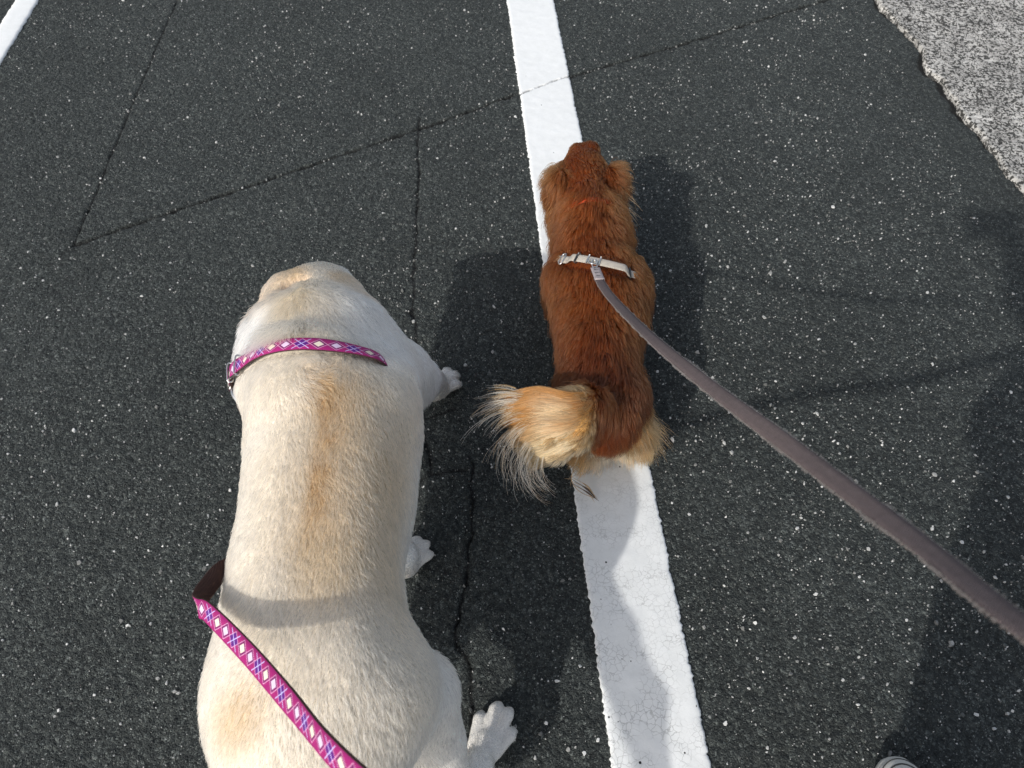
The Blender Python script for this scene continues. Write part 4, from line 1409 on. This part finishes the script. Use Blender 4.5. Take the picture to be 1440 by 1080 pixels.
def wisps():
    """stray long hairs at the ears and pants"""
    pts = []; cs = []
    for (bx, by, bz, ddx, ddy, ddz, n, L, cc) in (
            (0.104, 1.262, 0.215, -0.75, -0.35, -0.4, 160, 0.032, (0.55, 0.30, 0.12)),
            (0.216, 1.268, 0.235, 0.62, -0.10, 0.10, 200, 0.034, (0.66, 0.44, 0.22)),
            (0.220, 1.235, 0.215, 0.70, -0.55, -0.1, 100, 0.042, (0.60, 0.38, 0.18)),
            (0.225, 0.765, 0.090, 0.85, -0.45, -0.35, 900, 0.060, (0.64, 0.40, 0.17)),
            (0.205, 0.730, 0.110, 0.35, -0.75, -0.55, 900, 0.042, (0.76, 0.60, 0.38)),
            (0.200, 0.790, 0.150, 0.65, -0.60, -0.4, 500, 0.055, (0.50, 0.25, 0.07)),
            (0.185, 0.728, 0.205, 0.10, -0.70, -0.70, 1100, 0.052, (0.26, 0.085, 0.020)),
            (0.200, 0.728, 0.170, 0.30, -0.75, -0.60, 900, 0.055, (0.46, 0.22, 0.065)),
            (0.172, 0.722, 0.165, 0.00, -0.70, -0.75, 600, 0.034, (0.60, 0.42, 0.22)),
            (0.150, 0.725, 0.120, -0.10, -0.50, -0.9, 600, 0.032, (0.58, 0.40, 0.20))):
        B = np.array([bx, by, bz]) + rng.normal(0, 0.011, (n, 3))
        d = norm(np.array([ddx, ddy, ddz]) + rng.normal(0, 0.20, (n, 3)) + 0.3 * np.stack([vnoise(B, 90, q) for q in (1, 2, 3)], 1))
        l = L * rng.uniform(0.5, 1.25, (n, 1))
        t = np.linspace(0, 1, 6)
        q = np.stack([B + d * l * tt + np.array([0, -0.15, -0.35]) * l * tt * tt for tt in t], 1)
        q[:, :, 2] = np.maximum(q[:, :, 2], 0.006)
        pts.append(q); cs.append(np.tile(np.array(cc), (n, 1)) * rng.uniform(0.75, 1.15, (n, 1)))
    pts = np.vstack(pts); cs = np.vstack(cs)
    r = np.array([0.0004, 0.0004, 0.00034, 0.00028, 0.0002, 0.00006])[None] * rng.uniform(0.7, 1.2, (len(pts), 1))
    o = make_hair('feathering', pts - RED0, r, cs, np.tile(np.array([0.2, -0.3, 0.9]), (len(pts), 1)), M['fair_fur'], red)
    o['kind'] = 'stuff'
    o['label'] = 'fair fringes of the ears and hind legs'

red_hair(); tail_hair(); wisps()

# ------------------------------------------------------------------ red collar glimpse, harness, mauve leash
M['orange_web'] = mat_webbing('orange_webbing', (0.55, 0.07, 0.025), (0.62, 0.10, 0.035), 900)
M['beige_web'] = mat_webbing('beige_webbing', (0.46, 0.41, 0.345), (0.56, 0.51, 0.44), 900)
M['mauve_web'] = mat_webbing('mauve_webbing', (0.140, 0.108, 0.106), (0.195, 0.155, 0.152), 1300, weave=0.3)
M['tag_web'] = mat_webbing('pale_webbing', (0.44, 0.37, 0.36), (0.56, 0.48, 0.47), 700)

oc = empty('dog_collar', red_place((0.166, 1.17, 0.0)))
oc.scale = RED_S
tag(oc, 'thin orange collar mostly buried in the neck fur of the russet dog', 'collar')
pts, dr = body_loop(RD, (0.167, 1.172, 0.21), (1, 0.02, 0), (0, 0.05, 1), 90, 0.0045, 0.02, 0.14)
ribbon('strap', pts[::-1] - np.array([0.166, 1.17, 0.0]), np.tile(np.array([0, 1.0, -0.1]), (90, 1)), 0.014, 0.002, M['orange_web'], oc, closed=True)

H0 = np.array([0.17, 1.01, 0.0])
har = empty('dog_harness', red_place(H0))
har.scale = RED_S
tag(har, 'beige strap harness with small buckles on the back of the russet dog', 'harness')
hp, hd = body_loop(RD, HAR_C, HAR_U, HAR_V, 140, 0.017, 0.02, 0.16)
hg = RD.grad(hp)
hp = hp - hg * (0.013 * sstep(0.048, 0.066, np.abs(hp[:, 0] - 0.166)))[:, None]
hw = HAR_W[None] - hg * np.sum(HAR_W * hg, 1, keepdims=True)
ribbon('strap', hp[::-1] - H0, hw[::-1], 0.0165, 0.0026, M['beige_web'], har, closed=True)
# chest strap running forward under the neck
cs_ = spline([(0.172, 1.00, 0.092), (0.172, 1.08, 0.100), (0.170, 1.16, 0.125)], 20)
ribbon('chest_strap', cs_ - H0, np.tile(np.array([1.0, 0, 0]), (20, 1)), 0.0165, 0.0024, M['beige_web'], har)
def on_har(deg):
    i = int(round(deg / 360 * 140)) % 140
    t = norm(hp[(i + 1) % 140] - hp[i - 1])
    return hp[i], t, norm(hw[i]), norm(hg[i])
for deg in (112, 58):
    C, t, w, gn = on_har(deg)
    tube('slider', frame_loop(C + gn * 0.0005 - H0, w, gn + 0.4 * t, 0.0115, 0.0036), 0.0012, M['dark_metal'], har, True)
    tube('slider_bar', np.array([C + gn * 0.0032 - w * 0.010, C + gn * 0.0034 + w * 0.010]) - H0, 0.0015, M['dark_metal'], har)
C, t, w, gn = on_har(136)
tube('buckle', frame_loop(C + gn * 0.002 - H0, w * 1.0, t, 0.0125, 0.006, power=2.5), 0.0019, M['metal'], har, True)
C, t, w, gn = on_har(98)
ringC = C + gn * 0.004
tube('ring', frame_loop(ringC - w * 0.004 - H0, t, -w + gn * 0.5, 0.0085, 0.0095, power=2.2), 0.0014, M['metal'], har, True)
for sgn in (-1, 1):
    C2, t2, w2, g2_ = on_har(98 + sgn * 6)
    tube('loop_bar', np.array([C2 + g2_ * 0.003 - w2 * 0.010, C2 + g2_ * 0.0036, C2 + g2_ * 0.003 + w2 * 0.010]) - H0, 0.0016, M['metal'], har)

def mauve_leash():
    L0 = np.array([0.18, 0.93, 0.0])
    t = empty('leash', L0)
    tag(t, 'mauve brown ribbon leash with fuzzy edges coloured as sunlit, clipped to the beige harness', 'leash', 'dog leashes')
    rc_ = red_place(ringC)
    s0 = rc_ - HAR_W * 0.012 + np.array([0.002, 0, 0.002])
    raw = [(s0[0] + 0.002, s0[1] - 0.012, s0[2] + 0.003, 0.0, -0.15, 0.95),
           (0.1620, 0.905, 0.322, 0.0, -0.30, 0.95),
           (0.1725, 0.800, 0.390, 0.0, -0.45, 0.90),
           (0.1905, 0.618, 0.525, 0.0, -0.55, 0.84),
           (0.2180, 0.463, 0.637, -0.05, -0.58, 0.80),
           (0.2370, 0.333, 0.742, -0.10, -0.60, 0.78),
           (0.2450, 0.241, 0.821, -0.30, -0.10, 0.90),
           (0.2490, 0.177, 0.878, -0.22, 0.30, 0.88),
           (0.2490, 0.110, 0.938, -0.10, 0.60, 0.78),
           (0.2660, 0.070, 0.965, -0.10, 0.60, 0.75),
           (0.3250, 0.045, 0.985, -0.10, 0.50, 0.80)]
    S = spline(raw, 260)
    P = S[:, :3]; Nn = norm(S[:, 3:]); T = norm(np.gradient(P, axis=0))
    W = norm(np.cross(Nn, T))
    wid = 0.0155
    ribbon('strap', P - L0, W, wid, 0.0022, M['mauve_web'], t)
    # pale doubled end with stitches where it takes the clip
    k = 16
    ribbon('stitched_end', P[:k] + Nn[:k] * 0.0020 - L0, W[:k], wid * 1.18, 0.0022, M['tag_web'], t)
    for a in (3, 7, 11):
        c = P[a] + Nn[a] * 0.0036
        tube('stitch', np.array([c - W[a] * 0.005 + T[a] * 0.0012, c, c + W[a] * 0.005 - T[a] * 0.0012]) - L0, 0.0006, M['dark_metal'], t, sides=6)
    # clip
    b = P[0]
    tube('clip', frame_loop((b + rc_) / 2 - L0, rc_ - b, W[0], 0.010, 0.0048, power=2.2), 0.0016, M['metal'], t, True)
    tube('clip_swivel', np.array([b - T[0] * 0.002, b + T[0] * 0.007]) + Nn[0] * 0.001 - L0, 0.0036, M['metal'], t)
    # fuzzy edges, their sunlit paleness put into the fibre colour
    n = 9000
    q = rng.uniform(0.05, 1, n); i = np.clip((q * 259).astype(int), 0, 259)
    side = np.where(rng.random(n) < 0.7, 1, -1)
    # more pale fibres on the sunward side, painting its lit rim
    sgn = np.where(np.sum(W[i] * np.array([-1, -0.4, 0]), 1) > 0, 1, -1) * side
    B = P[i] + W[i] * (sgn * wid * 0.5)[:, None] + T[i] * rng.normal(0, 0.001, (n, 1)) + Nn[i] * rng.uniform(-0.001, 0.001, (n, 1))
    one = np.stack([q * 3, 0 * q, 0 * q], 1)
    ln = (0.0008 + 0.0016 * rng.random(n)) * (0.7 + 0.8 * np.clip(vnoise(one, 30, 5) + 0.2, 0, 1))
    d = norm(W[i] * sgn[:, None] + rng.normal(0, 0.5, (n, 3)))
    pts = np.stack([B + d * (ln * a)[:, None] for a in (0, 0.5, 1.0)], 1)
    c = np.tile(np.array([0.50, 0.42, 0.38]), (n, 1)) * rng.uniform(0.7, 1.2, (n, 1))
    r = np.array([0.00025, 0.0002, 0.00008])[None] * np.ones((n, 1))
    o = make_hair('sunlit_fuzz_edge', pts - L0, r, c, d, M['fair_fur'], t)
    o['kind'] = 'stuff'
mauve_leash()

# ------------------------------------------------------------------ dry grass seed head caught in the tail
def stalk():
    S0 = np.array([0.115, 0.668, 0.0])
    t = empty('grass_stalk', S0)
    tag(t, 'dry grass seed stalk caught in the tail fur of the russet dog', 'grass stalk')
    M['straw'] = mat_simple('straw', (0.46, 0.33, 0.20), 0.7, 0.25, 0.0, 0.3, 400)
    M['husk'] = mat_simple('husk', (0.10, 0.07, 0.05), 0.7, 0.25, 0.0, 0.4, 400)
    st = spline([(0.150, 0.700, 0.150), (0.128, 0.684, 0.115), (0.116, 0.668, 0.085), (0.112, 0.652, 0.062), (0.128, 0.640, 0.040), (0.158, 0.640, 0.012)], 40)
    tube('stem', st - S0, np.linspace(0.0011, 0.0006, 40), M['straw'], t, sides=6)
    for j in range(11):
        i = 15 + int(rng.integers(0, 10))
        b = st[i]; d = norm(np.array([rng.uniform(-0.6, 0.6), rng.uniform(-0.9, 0.2), rng.uniform(-0.2, 0.8)]))
        tube('awn', spline([b, b + d * 0.008, b + d * 0.014 + [0, -0.002, 0.003]], 8) - S0, np.linspace(0.0006, 0.0002, 8), M['straw'], t, sides=5)
    for j in range(5):
        o = np.array([rng.normal(0, 0.002), rng.normal(0, 0.0025), rng.normal(0, 0.002)])
        a = st[22 + j]; e = np.array([0.162 + rng.normal(0, 0.004), 0.634 + rng.normal(0, 0.003), 0.010 + abs(rng.normal(0, 0.002))])
        tube('husk', spline([a, (a + e) / 2 + o + [0.002, -0.001, 0.003], e], 14) - S0, np.array([0.0006] * 5 + [0.0014, 0.0018, 0.002, 0.0018, 0.0014, 0.001, 0.0007, 0.0004, 0.0003]) * 0.8, M['husk'] if j % 2 else M['straw'], t, sides=6)
stalk()

# ================================================================== THE PERSON HOLDING THE LEASHES
PER0 = np.array([0.50, 0.0, 0.0])
M['skin'] = mat_simple('skin', (0.55, 0.36, 0.27), 0.5, 0.4, 0.0, 0.08, 80)
M['denim'] = mat_simple('dark_trousers', (0.035, 0.042, 0.06), 0.85, 0.2, 0.0, 0.2, 300, 0.3)
M['jacket'] = mat_simple('dark_jacket', (0.05, 0.05, 0.055), 0.8, 0.25, 0.0, 0.2, 200, 0.3)
M['hair'] = mat_simple('dark_hair', (0.02, 0.015, 0.012), 0.5, 0.5, 0.0, 0.3, 300, 0.5)
M['rubber'] = mat_simple('pale_rubber', (0.50, 0.49, 0.45), 0.6, 0.35, 0.0, 0.10, 150, 0.1)
M['canvas'] = mat_simple('pale_canvas', (0.46, 0.45, 0.43), 0.85, 0.2, 0.0, 0.12, 400, 0.3)
M['seam'] = mat_simple('dark_seam', (0.06, 0.06, 0.055), 0.7, 0.3)
M['lace'] = mat_simple('pale_lace', (0.62, 0.61, 0.58), 0.8, 0.2)

HIPL, HIPR = (0.44, -0.045, 0.78), (0.575, -0.045, 0.78)
LEGL = [HIPL + (0.078,), (0.462, -0.02, 0.44, 0.052), (0.475, -0.115, 0.09, 0.034)]
LEGR = [HIPR + (0.078,), (0.59, 0.030, 0.44, 0.052), (0.592, -0.02, 0.09, 0.034)]
TORSO = [(0.50, -0.05, 0.80, 0.098, 1.45), (0.50, -0.055, 0.98, 0.090, 1.40), (0.495, -0.06, 1.14, 0.098, 1.50), (0.49, -0.06, 1.235, 0.085, 1.75)]
ARML = [(0.350, -0.065, 1.235, 0.048), (0.330, -0.150, 1.035, 0.040), (0.160, -0.075, 1.155, 0.027)]
ARMR = [(0.635, -0.065, 1.235, 0.048), (0.640, -0.120, 0.985, 0.040), (0.415, 0.000, 0.965, 0.027)]
def body_field():
    f = Field((0.02, -0.30, 0.02), (0.76, 0.22, 1.56), 0.006)
    f.chain(TORSO, 0.04)
    f.chain(LEGL, 0.02); f.chain(LEGR, 0.02)
    for l in (LEGL, LEGR):
        a = l[-1]; f.cone(a[:3], (a[0], a[1] + 0.12, 0.052), 0.030, 0.022, 0.02)
    f.chain(ARML, 0.015); f.chain(ARMR, 0.015)
    # neck, head bowed towards the phone
    f.cone((0.49, -0.055, 1.26), (0.475, -0.035, 1.36), 0.055, 0.052, 0.02)
    f.ell((0.462, -0.015, 1.440), (0.073, 0.092, 0.098), 0.02)
    f.cone((0.452, 0.045, 1.400), (0.450, 0.058, 1.365), 0.035, 0.026, 0.02)
    f.cone((0.446, 0.070, 1.432), (0.443, 0.088, 1.408), 0.010, 0.013, 0.008)      # nose
    for s in (-1, 1):
        f.ell((0.462 + s * 0.074, -0.02, 1.425), (0.010, 0.020, 0.030), 0.006)     # ears
        f.ell((0.450 + s * 0.030, 0.066, 1.440), (0.014, 0.012, 0.009), 0.006, cut=True)
        f.ell((0.450 + s * 0.030, 0.064, 1.440), (0.012, 0.011, 0.009), 0.003)     # eyes
    f.ell((0.447, 0.082, 1.378), (0.020, 0.010, 0.006), 0.004)                     # lips
    # left hand round the edge of the phone
    f.cone(ARML[-1][:3], (0.145, -0.060, 1.195), 0.026, 0.030, 0.012)
    f.cone((0.150, -0.062, 1.200), (0.143, -0.052, 1.240), 0.028, 0.026, 0.012)
    for j, (L) in enumerate((0.040, 0.048, 0.044, 0.034)):
        b = np.array([0.160 - j * 0.004, -0.030 - 0.004 * j, 1.252 - 0.0175 * j])
        m = b + [-0.018, 0.022, 0.012]; e = m + np.array([-0.85, -0.20, 0.1]) * L * 0.62
        f.cone(b, m, 0.0092, 0.0085, 0.004); f.cone(m, e, 0.0085, 0.0070, 0.003)
    f.cone((0.138, -0.070, 1.225), (0.120, -0.085, 1.262), 0.012, 0.010, 0.006)
    f.cone((0.120, -0.085, 1.262), (0.100, -0.075, 1.285), 0.010, 0.008, 0.003)
    # right hand closed on the mauve leash
    f.cone(ARMR[-1][:3], (0.375, 0.018, 0.970), 0.026, 0.030, 0.012)
    f.cone((0.380, 0.016, 0.970), (0.345, 0.030, 0.978), 0.029, 0.027, 0.012)
    for j, L in enumerate((0.040, 0.046, 0.043, 0.034)):
        b = np.array([0.350 - 0.004 * j, 0.052, 1.004 - 0.0175 * j])
        m = b + [-0.026, 0.012, 0.0]; e = m + np.array([0.0, -1.0, -0.05]) * L * 0.75; e2 = e + np.array([0.7, 0.3, 0]) * L * 0.4
        f.cone(b, m, 0.0092, 0.0085, 0.004); f.cone(m, e, 0.0085, 0.0078, 0.003); f.cone(e, e2, 0.0078, 0.0066, 0.003)
    f.cone((0.368, 0.020, 0.998), (0.345, 0.000, 1.015), 0.012, 0.010, 0.006)
    f.cone((0.345, 0.000, 1.015), (0.322, 0.012, 1.012), 0.010, 0.008, 0.003)
    return f
def grown(chain, d):
    return [(p[0], p[1], p[2], p[3] + d) + tuple(p[4:]) for p in chain]

BV, BF = body_field().mesh(1)
person = put('person', mesh_np('person', BV - PER0, BF), M['skin'], None, PER0)
tag(person, 'person in dark clothes holding both leashes, only a pale rubber shoe toe in view', 'person')
f = Field((0.28, -0.24, 0.06), (0.72, 0.20, 0.98), 0.007)
f.chain([(p[0], p[1], p[2], p[3] + d) for p, d in zip(LEGL, (0.02, 0.024, 0.032))], 0.02)
f.chain([(p[0], p[1], p[2], p[3] + d) for p, d in zip(LEGR, (0.02, 0.024, 0.032))], 0.02)
f.cone(TORSO[0][:3], (0.50, -0.05, 0.90), 0.115, 0.108, 0.04, 1.42, 1.40)
v, q = f.mesh(2)
put('trousers', mesh_np('trousers', v - PER0, q), M['denim'], person)
f = Field((0.10, -0.32, 0.60), (0.80, 0.16, 1.34), 0.007)
f.chain([(0.48, -0.05, 0.76, 0.130, 1.72)] + grown(TORSO[1:], 0.028), 0.04)
f.chain([(p[0], p[1], p[2], p[3] + 0.018) for p in ARML[:2]] + [(0.178, -0.090, 1.137, 0.040)], 0.02)
f.chain([(p[0], p[1], p[2], p[3] + 0.018) for p in ARMR[:2]] + [(0.440, -0.013, 0.967, 0.040)], 0.02)
f.cone((0.49, -0.055, 1.24), (0.483, -0.045, 1.305), 0.075, 0.070, 0.02)
f.cone((0.48, -0.040, 1.29), (0.476, -0.035, 1.36), 0.058, 0.058, 0.006, cut=True)
v, q = f.mesh(2)
put('jacket', mesh_np('jacket', v - PER0, q), M['jacket'], person)
f = Field((0.34, -0.20, 1.26), (0.60, 0.14, 1.60), 0.006)
f.ell((0.463, -0.030, 1.452), (0.086, 0.098, 0.104), 0.02)
f.ell((0.466, -0.075, 1.380), (0.070, 0.055, 0.080), 0.03)
f.ell((0.452, 0.085, 1.395), (0.062, 0.070, 0.075), 0.01, cut=True)
v, q = f.mesh(1)
put('hair', mesh_np('hair', v - PER0, q), M['hair'], person)

def shoe(cx, y_heel, L=0.265, yaw=0.0):
    """canvas sneaker with ridged rubber toe"""
    H = 0.0
    def outline(a, grow=0.0):
        # closed outline of a foot, a in 0..1, returns x,y
        th = a * 2 * np.pi
        y = -np.cos(th)
        w = 0.5 * (0.094 * (0.80 + 0.20 * np.tanh(2.2 * y)))
        x = np.sign(np.sin(th)) * np.abs(np.sin(th)) ** 0.72 * w
        return x * (1 + grow / 0.045), (y * (L / 2 + grow) + L / 2)
    n = 64
    a = np.linspace(0, 1, n, endpoint=False)
    base = np.array([cx, y_heel, 0.0])
    def rings(levels, name, mat, parent, cap=True):
        V = []; F = []
        for (g, z, zt) in levels:
            x, y = outline(a, g)
            zz = z + zt * sstep(0.75, 1.0, y / L)
            V.append(np.stack([x, y, zz], 1))
        k = len(levels)
        V = np.vstack(V) + base - PER0
        for r in range(k - 1):
            for j in range(n):
                j2 = (j + 1) % n
                F.append([r * n + j, r * n + j2, (r + 1) * n + j2, (r + 1) * n + j])
        if cap:
            F.append(list(range(n))[::-1]); F.append([(k - 1) * n + j for j in range(n)])
        return put(name, mesh_np(name, V, F), mat, parent)
    up = Field((cx - 0.08, y_heel - 0.03, 0.015), (cx + 0.08, y_heel + L + 0.03, 0.16), 0.004)
    up.cone((cx, y_heel + 0.215, 0.030), (cx, y_heel + 0.13, 0.045), 0.036, 0.042, 0.02, 1.10, 1.0)
    up.cone((cx, y_heel + 0.13, 0.045), (cx, y_heel + 0.055, 0.075), 0.042, 0.045, 0.02, 1.0, 0.86)
    up.cone((cx, y_heel + 0.055, 0.065), (cx, y_heel + 0.05, 0.11), 0.042, 0.046, 0.02)
    v, q = up.mesh(1)
    v[:, 2] = np.maximum(v[:, 2], 0.022)
    s = put('shoe', mesh_np('shoe', v - PER0, q), M['canvas'], person)
    rings([(-0.004, 0.0, 0.004), (0.0, 0.004, 0.004), (0.002, 0.014, 0.004), (0.002, 0.026, 0.006), (-0.001, 0.030, 0.006), (-0.006, 0.031, 0.006)], 'sole', M['rubber'], s)
    # toe cap: dome over the front
    nu, nv = 36, 12
    V = []; F = []
    for iu in range(nu + 1):
        th = math.pi * iu / nu
        for iv in range(nv + 1):
            e = iv / nv * math.pi / 2
            rx, ry, rz = 0.0445, 0.060, 0.026
            V.append((cx + rx * math.cos(th) * math.cos(e), y_heel + L - 0.060 + ry * math.sin(th) * math.cos(e), 0.034 + rz * math.sin(e)))
    for iu in range(nu):
        for iv in range(nv):
            b = iu * (nv + 1) + iv
            F.append([b, b + nv + 1, b + nv + 2, b + 1])
    put('toe_cap', mesh_np('toe_cap', np.array(V) - PER0, F), M['rubber'], s)
    for e, mt, r in ((0.32, 'seam', 0.0009), (0.62, 'seam', 0.0012)):
        th = np.linspace(0.15, math.pi - 0.15, 40)
        p = np.stack([cx + 0.0448 * np.cos(th) * math.cos(e), y_heel + L - 0.060 + 0.0603 * np.sin(th) * math.cos(e), 0.034 + 0.0263 * math.sin(e) + 0 * th], 1)
        tube('toe_seam', p - PER0, r, M[mt], s, sides=6)
    for j in range(5):
        y = y_heel + 0.165 - j * 0.017; z = 0.083 + j * 0.0085
        tube('lace', spline([(cx - 0.022, y, z - 0.010), (cx, y + 0.004, z), (cx + 0.022, y, z - 0.010)], 10) - PER0, 0.0024, M['lace'], s, sides=6)
shoe(0.592, -0.078)
shoe(0.475, -0.165)

# phone in the left hand, held flat towards the dogs just behind the viewpoint
def phone():
    t = empty('phone', (0.06, -0.02, 1.3))
    tag(t, 'dark phone held level in the left hand of the person in dark clothes', 'phone')
    ax = Vector((0, math.cos(R(PITCH)), -math.sin(R(PITCH))))
    up = Vector((0, math.sin(R(PITCH)), math.cos(R(PITCH)))); rt = Vector((1, 0, 0))
    c = Vector((0.056, 0, CAM_H)) - ax * 0.012 - up * 0.022 - Vector((0.06, -0.02, 1.3))
    def slab(name, hx, hy, hz, off, mat, n=8, rad=0.010):
        V = []; F = []
        ring = []
        for qx, qy, a0 in ((1, 1, 0), (-1, 1, 90), (-1, -1, 180), (1, -1, 270)):
            for j in range(n + 1):
                a = R(a0 + 90 * j / n)
                ring.append((qx * (hx - rad) + rad * math.cos(a), qy * (hy - rad) + rad * math.sin(a)))
        m = len(ring)
        for z, sc in ((-hz, 0.985), (-hz * 0.7, 1), (hz * 0.7, 1), (hz, 0.985)):
            for x, y in ring:
                V.append(tuple(c + rt * (x * sc) + up * (y * sc) + ax * (z + off)))
        for r in range(3):
            for j in range(m):
                F.append([r * m + j, r * m + (j + 1) % m, (r + 1) * m + (j + 1) % m, (r + 1) * m + j])
        F.append(list(range(m))[::-1]); F.append([3 * m + j for j in range(m)])
        return put(name, mesh_np(name, V, F, smooth=False), mat, t)
    M['phone'] = mat_simple('dark_glass', (0.02, 0.02, 0.022), 0.2, 0.5)
    slab('case', 0.073, 0.036, 0.0040, -0.002, M['phone'])
    slab('screen', 0.070, 0.033, 0.0006, -0.0068, mat_simple('screen_glass', (0.01, 0.01, 0.012), 0.1, 0.5), rad=0.007)
phone()
